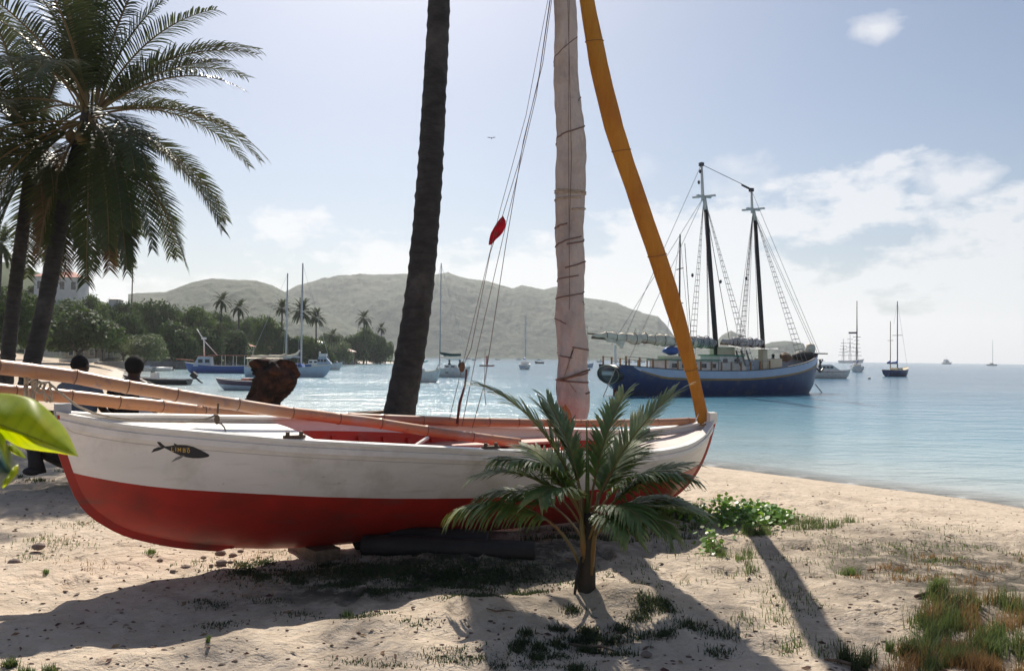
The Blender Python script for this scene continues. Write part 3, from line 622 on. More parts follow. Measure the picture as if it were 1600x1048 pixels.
# standing and running rigging
m_line = M('faded_rigging_line', (.22, .15, .12), (.14, .10, .08), 20, .8)
def line(pts, r=.004, mat=None, name='rigging_line', parent=None, n=5):
    pts = [Vector(p) for p in pts]
    if parent is None: parent = boat; pts = [bl(p) for p in pts]
    return part(name, MB().tube(pts, r, n), mat or m_line, parent, True)
def yon(x): return P(x, 0, 0)
line([P(862, -20, 8.1), P(842, 120, 8.0), P(812, 250, 8.0), P(786, 335, 8.0), P(766, 395, 8.0), P(736, 545, 7.95), P(722, 575, 7.9)], .0035)
line([P(863, -20, 8.2), P(838, 150, 8.1), P(792, 345, 8.1), P(745, 550, 8.0), P(722, 665, 7.9)], .0035)
line([P(865, -20, 8.2), P(848, 100, 8.1), P(818, 220, 8.1), P(790, 385, 8.1), P(757, 600, 7.95), P(738, 668, 7.9)], .004)
line([P(860, -20, 8.0), P(822, 180, 8.0), P(781, 330, 8.0), P(752, 450, 7.95), P(718, 590, 7.9), P(702, 655, 7.85)], .003)
line([P(758, 545, 7.95), P(757, 610, 7.95), P(759, 632, 7.95)], .003)
line([P(729, 577, 7.9), P(727, 600, 7.9), P(719, 628, 7.9), P(714, 662, 7.9)], [.012, .010, .016, .013], M('tarred_lanyard', (.14, .06, .05), rough=.8), 'lanyard')
part('pulley_block', MB().ball(tuple(bl(P(722, 573, 7.9))), (.035, .02, .055), 8, 6), m_wood, boat, True)
line([P(890, -60, 8.3), P(901, 200, 8.3), P(905, 400, 8.35), P(907, 560, 8.4), P(908, 660, 8.4)], .0035)
line([P(893, -60, 8.3), P(905, 200, 8.3), P(911, 420, 8.4), P(914, 570, 8.45), P(916, 662, 8.45)], .0035)
line([P(886, -60, 8.1), P(893, 250, 8.1), P(886, 470, 8.1), P(882, 600, 8.1)], .0035)
line([P(890, -60, 8.1), P(888, 200, 8.08), P(890, 470, 8.08), P(884, 596, 8.08)], .003)
line([P(907, 612, 8.4), P(908, 636, 8.4)], .014, M('tarred_lanyard2', (.10, .04, .04), rough=.8), 'turnbuckle')
line([P(875, 594, 8.0), P(922, 577, 8.12)], .011, m_wood, 'belaying_stick')
line([P(886, 575, 8.05), P(896, 545, 8.05), P(882, 588, 8.05), P(900, 612, 8.05)], .006, m_rope, 'sheet_knot')
line([P(1086, 660, 9.1), P(1094, 640, 9.2)], .006, m_white)
# whale emblem with the name
def Xz(px_, py_):                    # picture point -> boat coordinates on the near side of the hull
    v = ray(px_, py_); p0 = bl(_C); d = (BI.to_3x3() @ v).normalized(); lo, hi = 2.0, 12.0
    for _ in range(40):
        m_ = (lo+hi)/2; q = p0+d*m_
        if q.y > -H.y(q.x, q.z): hi = m_
        else: lo = m_
    q = p0+d*lo; return q.x, q.z
def on_hull(x, z_, o): return (x, -(H.y(x, z_)+o), z_)
def decal(name, polys, mat, off, parent, tri=False):
    mb = MB()
    for poly in polys:
        pts = [Xz(*q) for q in poly]; cx_ = sum(p[0] for p in pts)/len(pts); cz = sum(p[1] for p in pts)/len(pts)
        v = [on_hull(cx_, cz, off)]+[on_hull(*p, off) for p in pts]; n = len(pts); mb.add(v, [(0, 1+(i+1) % n, 1+i) for i in range(n)])
    return part(name, mb, mat, parent)
whm = M('whale_black_paint', (.03, .032, .038), rough=.5)
sp__ = [(257, 697, 699.5), (264, 696.5, 703), (272, 695, 707), (281, 694.5, 711), (291, 695, 714), (302, 697.5, 715.5), (312, 702, 715.5), (320, 706, 714.5), (325, 709, 713.5), (327, 710.5, 712)]
body = [[(a[0], a[1]), (b_[0], b_[1]), (b_[0], b_[2]), (a[0], a[2])] for a, b_ in zip(sp__, sp__[1:])]+[[(244, 686), (248, 688), (254, 694), (258, 697), (257, 699), (250, 697), (246, 692)], [(257, 697.5), (257, 699.5), (249, 703), (242, 705), (236, 707), (240, 701), (247, 698)], [(271, 692), (274, 693), (280, 696), (273, 696)]]
wh = decal('whale_emblem', body, whm, .002, boat)
decal('flipper', [[(283, 711), (289, 711), (282, 716), (267, 722), (274, 715)]], M('whale_flipper_grey', (.20, .19, .19), rough=.5), .0022, wh)
m_gold = M('gold_lettering', (.55, .36, .09), rough=.5)
strokes = {'L': [[(0, 0), (0, 1)], [(0, 1), (.7, 1)]], 'I': [[(.3, 0), (.3, 1)]], 'M': [[(0, 1), (0, 0)], [(0, 0), (.45, .7)], [(.45, .7), (.9, 0)], [(.9, 0), (.9, 1)]],
           'B': [[(0, 0), (0, 1)], [(0, 0), (.6, .05)], [(.6, .05), (.65, .4)], [(.65, .4), (0, .5)], [(.0, .5), (.7, .55)], [(.7, .55), (.7, .95)], [(.7, .95), (0, 1)]], 'O': [[(.35, 0), (.75, .3)], [(.75, .3), (.7, .8)], [(.7, .8), (.35, 1)], [(.35, 1), (0, .7)], [(0, .7), (.05, .25)], [(.05, .25), (.35, 0)], [(.1, -.25), (.65, -.25)]]}
for ch, x0, y0 in (('L', 268, 698.4), ('I', 273, 698.8), ('M', 278, 699.4), ('B', 286, 700.2), ('O', 292.5, 701.0)):
    polys = []
    for a_, b_ in strokes[ch]:
        A_ = Vector((x0+a_[0]*4.6, y0+a_[1]*5.8)); B_ = Vector((x0+b_[0]*4.6, y0+b_[1]*5.8)); d = (B_-A_).normalized(); nrm = Vector((-d.y, d.x))*.55; A_ = A_-d*.3; B_ = B_+d*.3
        polys.append([tuple(A_+nrm), tuple(B_+nrm), tuple(B_-nrm), tuple(A_-nrm)])
    decal('letter', polys, m_gold, .0045, wh)
# supports under the keel
ka, kb = G(560, 868, 0), G(838, 880, 0); kd = kb-ka
for lab, o_, l_, r_ in (('long dark rounded log wedged under the boat left of the young palm', (0, .16, .05), 1.0, .085), ('shorter dark log lying behind the long one under the hull', (-.25, .42, .06), .8, .10)):
    c_ = (ka+kb)/2+Vector(o_); u_ = kd*.5*l_; single('log_chock', MB().tube([c_-u_*1.0, c_-u_*.97, c_-u_*.4, c_+u_*.1, c_+u_*.6, c_+u_*.98, c_+u_], [r_*.8, r_, r_*1.05, r_*.95, r_, r_*.93, r_*.75], 14, jit=.07), m_tar, lab, 'log')
single('keel_chock', MB().box(tuple(BM @ Vector((1.9, .05, -.03))), (.22, .5, .13), Matrix.Rotation(YAW+.1, 3, 'Z')), m_wood, 'short timber under the keel near the red stern', 'timber block', smooth=False)
# bamboo spars lying on the boat
m_bamboo, nt, b, out = newmat('bamboo')
c = mixrgb(nt, ramp(nt, noise(nt, 1.4, 4), .35, .65), (.50, .25, .125), (.40, .20, .12)); c = mixrgb(nt, ramp(nt, noise(nt, 7, 6, rough=.7), .56, .72), c, (.20, .12, .12)); c = mixrgb(nt, ramp(nt, noise(nt, 2.2, 3), .52, .68), c, (.42, .31, .27))
nt.links.new(c, b.inputs['Base Color']); b.inputs['Roughness'].default_value = .42
m_node = M('bamboo_node', (.16, .085, .055), rough=.7)
def bamboo(label, pts, r0, r1, seg, seed, cat='spar'):
    rg = random.Random(seed); pts = [Vector(p) for p in pts]; rt = root('bamboo_pole', label, cat, pts[0])
    Pp = [pts[0]*2-pts[1]]+pts+[pts[-1]*2-pts[-2]]; path = []; K = 60
    for i in range(K*(len(pts)-1)+1):
        u = i/K; j = min(int(u), len(pts)-2); t = u-j; a, b_, c_, d_ = Pp[j:j+4]
        path.append(.5*((2*b_)+(c_-a)*t+(2*a-5*b_+4*c_-d_)*t*t+(3*b_-a-3*c_+d_)*t**3)-pts[0])
    ln = [0]
    for a, b_ in zip(path, path[1:]): ln.append(ln[-1]+(b_-a).length)
    Ltot = ln[-1]; nodes = []; s = rg.uniform(.1, seg)
    while s < Ltot-.05: nodes.append(s); s += seg*rg.uniform(.8, 1.2)
    ss = sorted(set([0, Ltot]+[i*.06 for i in range(int(Ltot/.06))]+[n+d for n in nodes for d in (-.03, -.012, 0, .012, .03)])); ss = [q for q in ss if 0 <= q <= Ltot]
    def pt(q):
        i = min(np.searchsorted(ln, q, side='right')-1, len(path)-2); return path[i].lerp(path[i+1], (q-ln[i])/max(ln[i+1]-ln[i], 1e-9))
    off = {n: Vector((rg.uniform(-1, 1), rg.uniform(-1, 1), rg.uniform(-1, 1)))*.006 for n in nodes}
    P_ = []; R_ = []
    for q in ss:
        r = lerp(r0, r1, q/Ltot); dn = min(abs(q-n) for n in nodes); r *= 1+.09*math.exp(-(dn/.012)**2)-.02*math.exp(-((dn-.03)/.012)**2); near = min(nodes, key=lambda n: abs(q-n))
        P_.append(pt(q)+off[near]*math.exp(-dn/.12)); R_.append(r)
    part('culm', MB().tube(P_, R_, 16), m_bamboo, rt, True)
    for n in nodes:
        a = pt(max(n-.003, 0)); b_ = pt(min(n+.004, Ltot)); part('node_ring', MB().tube([a+off[n], b_+off[n]], lerp(r0, r1, n/Ltot)*1.105, 14), m_node, rt, True)
    return rt
bamboo('upper bamboo pole sloping down into the open boat, overhanging the stern', [P(-110, 560, 4.75), P(60, 581, 5.35), P(230, 609, 5.8), P(400, 637, 6.35), P(560, 657, 6.95), P(700, 678, 7.3), P(812, 692, 7.55)], .050, .045, .42, 2)
bamboo('lower bamboo pole lashed beneath the other and reaching along the far rail to the bow', [P(-110, 600, 5.2), P(60, 615, 5.75), P(200, 629, 6.2), P(330, 643, 6.75), P(480, 650, 7.35), P(640, 656, 7.85), P(840, 661, 8.45), P(1000, 660, 8.95), P(1085, 658, 9.3)], .052, .040, .40, 4)
# rope lashing and lines at the stern
rl = root('rope_lashing', 'pale rope knotted round both bamboo poles above the stern', 'rope', P(50, 600, 5.45)); ro = rl.location
def rope(pts, r=.008, name='strand'): return part(name, MB().tube([Vector(p)-ro for p in pts], r, 6), m_rope, rl, True)
def loop(px_, py_, d, rx, rz, r=.008):
    c0 = P(px_, py_, d); rope([c0+Vector((math.cos(g)*rx*.25, -math.cos(g)*rx, math.sin(g)*rz)) for g in [2*math.pi*i/20 for i in range(21)]], r, 'loop')
loop(44, 583, 5.33, .062, .062, .009); loop(45, 601, 5.5, .075, .14, .009); loop(49, 602, 5.52, .08, .15, .008); loop(74, 612, 5.75, .08, .07, .007)
rope([P(49, 600, 5.33), P(58, 594, 5.32), P(64, 600, 5.32), P(58, 612, 5.33), P(52, 606, 5.32), P(62, 596, 5.31), P(70, 601, 5.34), P(66, 612, 5.36), P(76, 620, 5.38), P(79, 628, 5.4)], .008)
rope([P(54, 610, 5.33), P(62, 604, 5.3), P(70, 608, 5.32), P(62, 615, 5.3), P(55, 609, 5.3), P(60, 598, 5.29), P(77, 597, 5.33), P(80, 612, 5.38), P(81, 628, 5.4)], .007)
rope([P(78, 600, 5.34), P(100, 618, 5.45), P(120, 634, 5.52), P(145, 645, 5.62), P(175, 652, 5.72), P(230, 658, 5.85), P(290, 659, 5.98), P(325, 654, 6.02), P(337, 648, 6.05)], .008)
rope([P(339, 660, 6.05), P(346, 662, 6.02), P(351, 668, 5.98), P(353, 676, 5.96)], .006)
pb = single('pulley_block', MB().ball(tuple(P(339, 655, 6.02)), (.022, .018, .038), 10, 7).tube([P(341, 630, 6.02), P(340, 646, 6.02)], .008, 6), m_wood, 'small brown pulley block hanging from the lower bamboo pole over the rail', 'pulley')
part('oar_grip', MB().tube([bl(P(642, 701, 7.0)), bl(P(668, 684, 7.5))], .018, 8), m_white, boat)
# the red pennant on the halyard
m_flag = M('red_flag_cloth', (.50, .02, .04), rough=.8, transl=.4)
fl = MB(); rows_ = []
outl = [(786, 337, 790, 345), (781, 342, 790, 352), (776, 349, 788, 358), (771, 357, 786, 363), (767, 364, 781, 369), (765, 371, 775, 374), (764, 378, 770, 379), (764, 383, 768, 382)]
for i, (x1, y1, x2, y2) in enumerate(outl):
    rows_.append([P(lerp(x1, x2, j/5), lerp(y1, y2, j/5), 8.0+.025*math.sin(i*1.3+j)) for j in range(6)])
fl.grid(rows_); fo_ = single('pennant', fl, m_flag, 'small red flag drooping from the thin rigging line', 'flag')
md_ = fo_.modifiers.new('thick', 'SOLIDIFY'); md_.thickness = .004
# ------------------------------------------------------------------ far shore: trees
m_lv = [M('leaf_dark_green', (.022, .045, .016), (.035, .065, .022), .35, .7, transl=.2, tcol=(.10, .17, .03), island=.45, spec=.25),
        M('leaf_mid_green', (.04, .075, .022), (.06, .10, .03), .35, .7, transl=.25, tcol=(.14, .22, .04), island=.45, spec=.25),
        M('leaf_grey_green', (.07, .10, .05), (.10, .13, .07), .35, .6, transl=.25, tcol=(.18, .24, .08), island=.4, spec=.3)]
m_bark = M('tree_bark', (.08, .065, .05), (.05, .04, .03), 3, .9)
def crown_mesh(seed, mat, nb, nleaf, leaf, shape=(1, 1, .8), rag=.35):
    rg = np.random.RandomState(seed); V = []; blobs = []
    for i in range(nb):
        d = rg.normal(size=3); d /= np.linalg.norm(d); d[2] = abs(d[2])*1.1-.45; r = rg.uniform(.45, .95)**.6
        blobs.append((d*r*.72*np.array(shape), rg.uniform(.22, .42)))
    blobs.append((np.zeros(3), .45)); n = nleaf//len(blobs)
    for c_, r_ in blobs:
        d = rg.normal(size=(n, 3)); d /= np.linalg.norm(d, axis=1)[:, None]; q = c_+d*(r_*(1-rag*rg.rand(n)**1.5)*(1+.25*rg.normal(size=n)*rag))[:, None]*np.array([1, 1, .8])
        nrm = d+rg.normal(size=(n, 3))*.55+np.array([0, 0, .35]); nrm /= np.linalg.norm(nrm, axis=1)[:, None]
        a = np.cross(nrm, rg.normal(size=(n, 3))); a /= np.linalg.norm(a, axis=1)[:, None]; b_ = np.cross(nrm, a); s = (leaf*rg.uniform(.6, 1.4, n))[:, None]
        V.append(np.stack([q-a*s-b_*s*.5, q+a*s*.2-b_*s*.8, q+a*s+b_*s*.4, q-a*s*.3+b_*s*.75], 1))
    V = np.concatenate(V).reshape(-1, 3); f = np.arange(len(V)).reshape(-1, 4)
    return npmesh('crown', V, f, mat)
def limb_mesh(seed, lean=0):
    rg = random.Random(seed); mb = MB(); mb.tube([(0, 0, -.3), (.03+lean*.3, 0, .1), (lean*.6, .02, .33)], [.06, .045, .035], 7)
    for i in range(6):
        a = i*1.1+rg.uniform(-.3, .3); r = rg.uniform(.3, .55); mb.tube([(lean*.5, .02, .3), (lean*.5+math.cos(a)*r*.5, math.sin(a)*r*.5, .42), (lean*.5+math.cos(a)*r, math.sin(a)*r, .62+rg.uniform(-.08, .15))], [.03, .02, .008], 5)
    return mesh(mb, m_bark, True, 'trunk')
kinds = {}
for k, (mi, nb, nl, lf, shp) in {'broad': (0, 26, 9000, .034, (1, 1, .8)), 'dark': (0, 22, 8000, .034, (1, 1, .85)), 'round': (1, 20, 8000, .034, (1, 1, .8)), 'pale': (2, 22, 7000, .032, (1, 1, .7)), 'loose': (1, 14, 5000, .036, (1, 1, .95))}.items():
    kinds[k] = [(crown_mesh(hash_ + mi*7, m_lv[mi], nb, nl, lf, shp), limb_mesh(hash_)) for hash_ in ((ord(k[0])*3+1), (ord(k[0])*5+2))]
ntree = 0
def tree(label, px_, top, wpx, d, kind, group='trees along the far shore', base=None, squash=1.0):
    global ntree; ntree += 1
    tp = P(px_, top, d); zb = hz(tp.x, tp.y) if base is None else base; R = wpx/2/FPX*d; Ht = tp.z-zb; cm, lm = kinds[kind][ntree % 2]
    rt = root('shade_tree', label, 'tree', (tp.x, tp.y, zb), random.uniform(0, 6.3), group)
    cz = Ht*.48; sz = Ht*.52/.82*squash
    c = link('crown', cm, rt, (0, 0, cz)); c.scale = (R, R, sz)
    t = link('trunk', lm, rt, (0, 0, 0)); t.scale = (R*.7, R*.7, max(cz*1.2, 1)); return rt
TR = [('large dark spreading tree with broad glossy leaves above the white fence', 125, 463, 150, 96, 'broad'),
 ('dark tree mass behind the two leaning palm trunks', 14, 425, 130, 72, 'dark'),
 ('low bushy tree between the leaning palms and the white fence', 62, 500, 60, 105, 'round'),
 ('pale grey-green shrubby tree hanging over the grey sea wall', 225, 505, 84, 112, 'pale'),
 ('mid green tree right of the spreading tree, behind the pale shrub', 196, 472, 76, 122, 'dark'),
 ('tall rounded tree on the slope just right of the utility pole', 243, 452, 84, 150, 'dark'),
 ('dark green tree overhanging the sea wall left of the blue fishing boat', 276, 488, 86, 128, 'dark'),
 ('broad dark tree crowning the slope behind the blue fishing boat', 306, 460, 90, 160, 'round'),
 ('dense dark tree straight behind the blue fishing boat mast', 318, 498, 78, 134, 'dark'),
 ('loose tree beneath the first small shore palm', 352, 488, 60, 152, 'loose'),
 ('very dark tree behind the cabin of the blue fishing boat', 366, 502, 72, 140, 'dark'),
 ('round light tree topping the shore behind the shorter bare mast', 421, 474, 58, 168, 'round'),
 ('dark leafy tree between the two bare yacht masts', 448, 508, 70, 160, 'broad'),
 ('tree under the feathery palms right of the taller mast', 484, 512, 70, 172, 'round'),
 ('glossy low tree behind the white cabin cruiser', 505, 528, 50, 168, 'broad'),
 ('grey-green tree in the dip before the end of the point', 530, 520, 52, 196, 'pale'),
 ('tall leafy tree near the end of the wooded point', 574, 500, 62, 236, 'round'),
 ('darker tree beside the lone palm on the point', 552, 514, 50, 226, 'dark'),
 ('last spreading tree leaning over the water at the tip of the point', 602, 516, 44, 240, 'loose'),
 ('small tree at the foot of the point above the beach strip', 588, 532, 40, 238, 'dark'),
 ('small orange-tinged bush tree below the round light tree', 410, 512, 44, 172, 'loose'),
 ('hillside bush beside the white house with the red roof', 148, 444, 60, 160, 'loose'),
 ('hillside tree under the white house', 104, 456, 96, 156, 'round'),
 ('hillside scrub tree left of the white house', 66, 440, 60, 172, 'dark'),
 ('small hillside tree left of the utility pole', 182, 458, 50, 186, 'round'),
 ('hilltop tree far behind the blue fishing boat', 344, 474, 50, 190, 'dark'),
 ('low tree closing the slope between round tree and dark trees', 388, 486, 50, 184, 'round'),
 ('flat-topped tree on the skyline right of the utility pole', 268, 458, 56, 176, 'broad')]
for a in TR: tree(*a)
rg = random.Random(4)
for i in range(48):     # scrub filling the slope between the named trees
    x = rg.uniform(30, 590); d = lerp(135, 250, max(0, (x-200)/400))+rg.uniform(0, 40); top = np.interp(x, [0, 100, 250, 330, 400, 480, 540, 600], [440, 452, 456, 474, 484, 506, 524, 530])+rg.uniform(0, 30)
    kd_ = rg.choice(['round', 'dark', 'pale', 'loose']); lm_ = ('left of the two leaning palm trunks', 'above the white picket fence', 'below the white hillside house', 'left of the utility pole', 'right of the utility pole', 'above the dark skiff', 'behind the small gantry mast', 'behind the blue fishing boat stern', 'behind the tree stump', 'between the bare yacht masts', 'behind the cabin cruiser', 'before the wooded point', 'on the wooded point')[min(12, int((x-30)/44))]
    tree(('%s scrub tree %s, %s' % ({'round': 'mid green', 'dark': 'dark green', 'pale': 'grey-green', 'loose': 'loose-crowned'}[kd_], 'high on the slope' if i % 2 else 'low on the slope', lm_)), x, top-(6 if i % 2 else -8), rg.uniform(34, 60), d, kd_, 'scrub trees on the slope')
_frs = {}
m_frfar = M('far_palm_leaf', (.03, .045, .02), (.045, .065, .025), 2, .85, transl=.12, tcol=(.12, .16, .04), spec=.1)
def small_palm(label, px_, top, d, kind=0, rpx=24):
    tp = P(px_, top+rpx*.45, d); zb = hz(tp.x, tp.y); rt = root('shore_palm', label, 'palm tree', (tp.x, tp.y, zb), 0, 'small palms along the far shore')
    Hh = tp.z-zb; lean = rg.uniform(-.6, .6); part('trunk', MB().tube([(lean, 0, -.2), (lean*.4, 0, Hh*.5), (0, 0, Hh)], [.22, .17, .14], 7), m_trunk, rt, True); L = rpx/FPX*d*1.0
    for i in range(30 if kind == 0 else 48):
        v = i % 6; e0 = [70, 48, 26, 5, -18, -45][v]; e1 = [20, -20, -45, -62, -74, -84][v]
        if kind: e0 = [75, 55, 35, 15, -5, -30][v]; e1 = [40, 5, -22, -40, -55, -75][v]
        if (v, kind) not in _frs:
            rc, V, F = frond(3, e0, e1, .75, 28, .8, w=.17, segs=1, seed=v); _frs[(v, kind)] = npmesh('frond', V, F, m_frfar)
        o = link('frond', _frs[(v, kind)], rt, (0, 0, Hh)); o.scale = (L/3,)*3; o.rotation_euler = (0, 0, i*2.4)
for q in (('small coconut palm rising over the trees behind the blue fishing boat', 347, 461, 150, 0, 20), ('small dark palm just left of the shorter yacht mast', 374, 472, 156, 0, 20), ('feathery palm directly between the two bare yacht masts', 441, 474, 168, 1, 17),
          ('largest round feathery palm right of the taller yacht mast', 472, 476, 166, 1, 25), ('drooping palm next to the largest feathery palm', 494, 488, 172, 1, 19), ('lone palm standing up from the wooded point', 569, 489, 232, 0, 18), ('low palm half hidden among trees before the point', 520, 517, 200, 0, 15), ('palm crown at the picture edge behind the leaning trunks', 2, 362, 70, 0, 44), ('pale low palm in front of the trees behind the blue fishing boat', 340, 508, 136, 0, 17), ('small palm at the tip of the point', 596, 507, 238, 0, 12)): small_palm(*q)
# ------------------------------------------------------------------ far shore: buildings, fence, wall, pole
def house(label, px_, top, wpx, d, wallm, roofm, storeys=1, rz=0, pitch=.35, depth=6, base=None, nwin=3, name='house'):
    tp = P(px_, top, d); zb = (hz(tp.x, tp.y)-.3) if base is None else base; w = wpx/FPX*d; Ht = tp.z-zb; rh = w*.5*pitch; h = max(Ht-rh, 2.0); rt = root(name, label, 'house', (tp.x, tp.y, zb), rz)
    part('wall', MB().box((0, 0, h/2), (w, depth, h)), wallm, rt)
    mb = MB(); e = .35; mb.add([(-w/2-e, -depth/2-e, h-.05), (w/2+e, -depth/2-e, h-.05), (w/2+e, depth/2+e, h-.05), (-w/2-e, depth/2+e, h-.05), (-w/2*.5, 0, h+rh), (w/2*.5, 0, h+rh)], [(0, 1, 5, 4), (1, 2, 5), (2, 3, 4, 5), (3, 0, 4), (3, 2, 1, 0)])
    part('roof', mb, roofm, rt)
    for s in range(storeys):
        for k in range(nwin):
            x = (k+.5)/nwin*w-w/2; zc = h*(s+.55)/storeys; ww = w/nwin*.42; wh_ = h/storeys*.4
            f = part('window', MB().box((x, -depth/2-.02, zc), (ww+.2, .08, wh_+.2)), m_white, rt); part('pane', MB().box((x, -depth/2-.05, zc), (ww, .06, wh_)), m_glass, f)
    return rt
m_wallw = M('white_render', (.70, .68, .66), (.62, .60, .58), 1, .8); m_wallc = M('cream_render', (.48, .38, .27), (.42, .33, .23), 1, .8)
house('white two-storey house with a red roof on the hillside behind the palm fronds', 98, 424, 62, 172, m_wallw, m_roofred, 2, .25, .35, 8, nwin=4)
house('small pale roofed house on the slope left of the utility pole', 182, 465, 13, 165, m_wallw, m_white, 1, .2, .5, 4, nwin=2)
house('low cream shop with dark doors behind the white fence', 135, 534, 44, 141, m_wallc, m_roofred, 1, .2, .25, 5, nwin=3)
house('small white kiosk between the leaning palm trunks and the fence', 62, 530, 26, 132, m_wallw, m_white, 1, .1, .3, 4, nwin=2)
house('long low hut with an orange roof among the trees behind the yachts', 436, 538, 30, 162, m_wallc, m_roofred, 1, .3, .3, 5, nwin=3)
house('little orange-roofed hut behind the blue fishing boat', 385, 537, 14, 152, m_wallc, m_roofred, 1, 0, .5, 4, nwin=2)
house('brown waterside bar under the trees of the point', 532, 543, 38, 213, M('brown_boards', (.16, .09, .06), (.12, .07, .05), 3, .8), m_roofred, 1, .4, .3, 6, nwin=4)
house('pale-roofed hut above the cabin cruiser', 497, 532, 14, 186, m_wallw, m_white, 1, .2, .4, 4, nwin=1)
for lab, x, y, d in (('small white house high on the far hill left of the furled sail', 785, 516, 1520), ('tiny white house on the far hill above the anchored yacht', 709, 521, 1540), ('tiny pale house low on the far hill right of the big trunk', 716, 531, 1440)):
    p = P(x, y+1, d); rt = root('hill_house', lab, 'house', p); part('wall', MB().box((0, 0, 2), (9, 7, 9)), m_wallw, rt); part('roof', MB().add([(-5, -4, 6.5), (5, -4, 6.5), (5, 4, 6.5), (-5, 4, 6.5), (0, 0, 9)], [(0, 1, 4), (1, 2, 4), (2, 3, 4), (3, 0, 4), (3, 2, 1, 0)]), m_white, rt)
# sea wall and fence
wp = [G(150, 577, SEA+.2), G(200, 576, SEA+.1), G(335, 574, SEA+.1), G(420, 571.5, SEA+.1)]
wl = MB()
for a, b_ in zip(wp, wp[1:]):
    mid = (a+b_)/2; L_ = (b_-a).length; ang = math.atan2(b_.y-a.y, b_.x-a.x); wl.box((mid.x, mid.y, -.35), (L_+.1, .5, 1.3), Matrix.Rotation(ang, 3, 'Z'))
single('sea_wall', wl, m_conc, 'low grey sea wall along the water below the trees', 'wall', smooth=False)
fa, fb = P(72, 561, 137), P(196, 561, 149); fr = root('picket_fence', 'white picket fence along the top of the shore wall', 'fence', (fa.x, fa.y, 0)); fd = (fb-fa); fd.z = 0; fl_ = fd.length; fu = fd.normalized(); fan = math.atan2(fu.y, fu.x); fr.rotation_euler = (0, 0, fan); fr.location.z = max(hz(*(fa+fu*(fl_*q))[:2]) for q in (0, .2, .4, .6, .8, 1))-.25
mb = MB(); n = int(fl_/.22)
for i in range(n): mb.box((i*.22, 0, .55), (.13, .03, 1.1))
part('picket', mb, m_white, fr)['kind'] = 'stuff'
for zz in (.3, .9): part('fence_rail', MB().box((fl_/2, .03, zz), (fl_, .04, .09)), m_white, fr)
for i in range(7): part('post', MB().box((fl_*i/6, .06, .55), (.14, .14, 1.3)), m_white, fr)
pp = P(207.5, 412, 165); pr_ = root('utility_pole', 'wooden utility pole with a crossarm above the trees', 'pole', (pp.x, pp.y, hz(pp.x, pp.y)-.2)); hh = pp.z-pr_.location.z
part('post', MB().tube([(0, 0, 0), (0, 0, hh)], [.16, .11], 8), m_wood, pr_); part('crossarm', MB().box((0, 0, hh-.75), (2.1, .12, .14)), m_wood, pr_)
for x in (-.9, -.3, .9): part('insulator', MB().tube([(x, 0, hh-.68), (x, 0, hh-.45)], .06, 6), m_white, pr_)
# jetty at the point
ja = P(604, 566, 258); jt = root('jetty', 'low stone jetty at the tip of the wooded point', 'jetty', (ja.x, ja.y, SEA)); part('deck', MB().box((4, 0, .75), (17, 3, .4)), m_conc, jt)
for i in range(6): part('pile', MB().tube([(-3+i*2.8, -1.3, -1), (-3+i*2.8, -1.3, .6)], .2, 6), m_wood, jt)
# ------------------------------------------------------------------ boats afloat
def boat_root(name, label, cat, px_, yw, rz, group=None, d=None):
    p = G(px_, yw, SEA) if d is None else P(px_, 560, d); return root(name, label, cat, (p.x, p.y, SEA), rz, group)
def yhull(rt, L, B, fb, hullm, deckm=None, tw=.7, bowrise=.35, draft=.35, stripe=None, x0=0):
    h = Hull(L, [(0, -.05), (L*.15, -draft*.8), (L*.5, -draft), (L*.85, -draft*.5), (L*.95, fb*.35), (L, fb+bowrise)], [(0, fb), (L*.4, fb*.95), (L*.8, fb+bowrise*.45), (L, fb+bowrise+.01)], [(0, B/2*tw), (L*.35, B/2), (L*.6, B/2*.93), (L*.85, B/2*.5), (L, .03)], 2.1, 1.8, 24)
    q = part('hull', h.band(lambda x: -9, h.zs, 8), hullm, rt, True); part('transom', h.transom(lambda x: -9, h.zs), hullm, rt)
    part('deck', h.deck(-.03, 0, L-.02), deckm or m_white, rt); part('gunwale', h.rail(.08, .05, out=.02), m_white if stripe is None else stripe, rt)
    return h
def mast_rig(rt, x, zb, Ht, r=.07, mat=None, spreaders=(.5, .75), boom=None, sail=None, stays=None, fat=1., boomz=1.0, sw=.9):
    part('mast', MB().tube([(x, 0, zb), (x, 0, Ht)], [r, r*.75], 8), mat or m_alu, rt, True)
    for s in spreaders: part('spreader', MB().box((x, 0, lerp(zb, Ht, s)), (.06*fat, sw*2, .05*fat)), mat or m_alu, rt)
    if boom: part('boom', MB().tube([(x, 0, zb+boomz), (x-boom, 0, zb+boomz+.05)], r*.8, 7), mat or m_alu, rt, True)
    if sail: part('furled_sail', MB().tube([(x-.1, 0, zb+boomz+.5), (x-.4, 0, zb+boomz+.22)]+[(x-boom*t, 0, zb+boomz+.18+.03*math.sin(t*20)) for t in (.25, .4, .55, .7, .85, .98)], [.10, .22, .2, .19, .17, .15, .12, .07], 8, jit=.12), sail, rt, True)
    if stays:
        for i, q in enumerate(stays): part('stay', MB().tube([(x, 0, Ht-.1), q], .014*fat, 4), m_alu, rt)
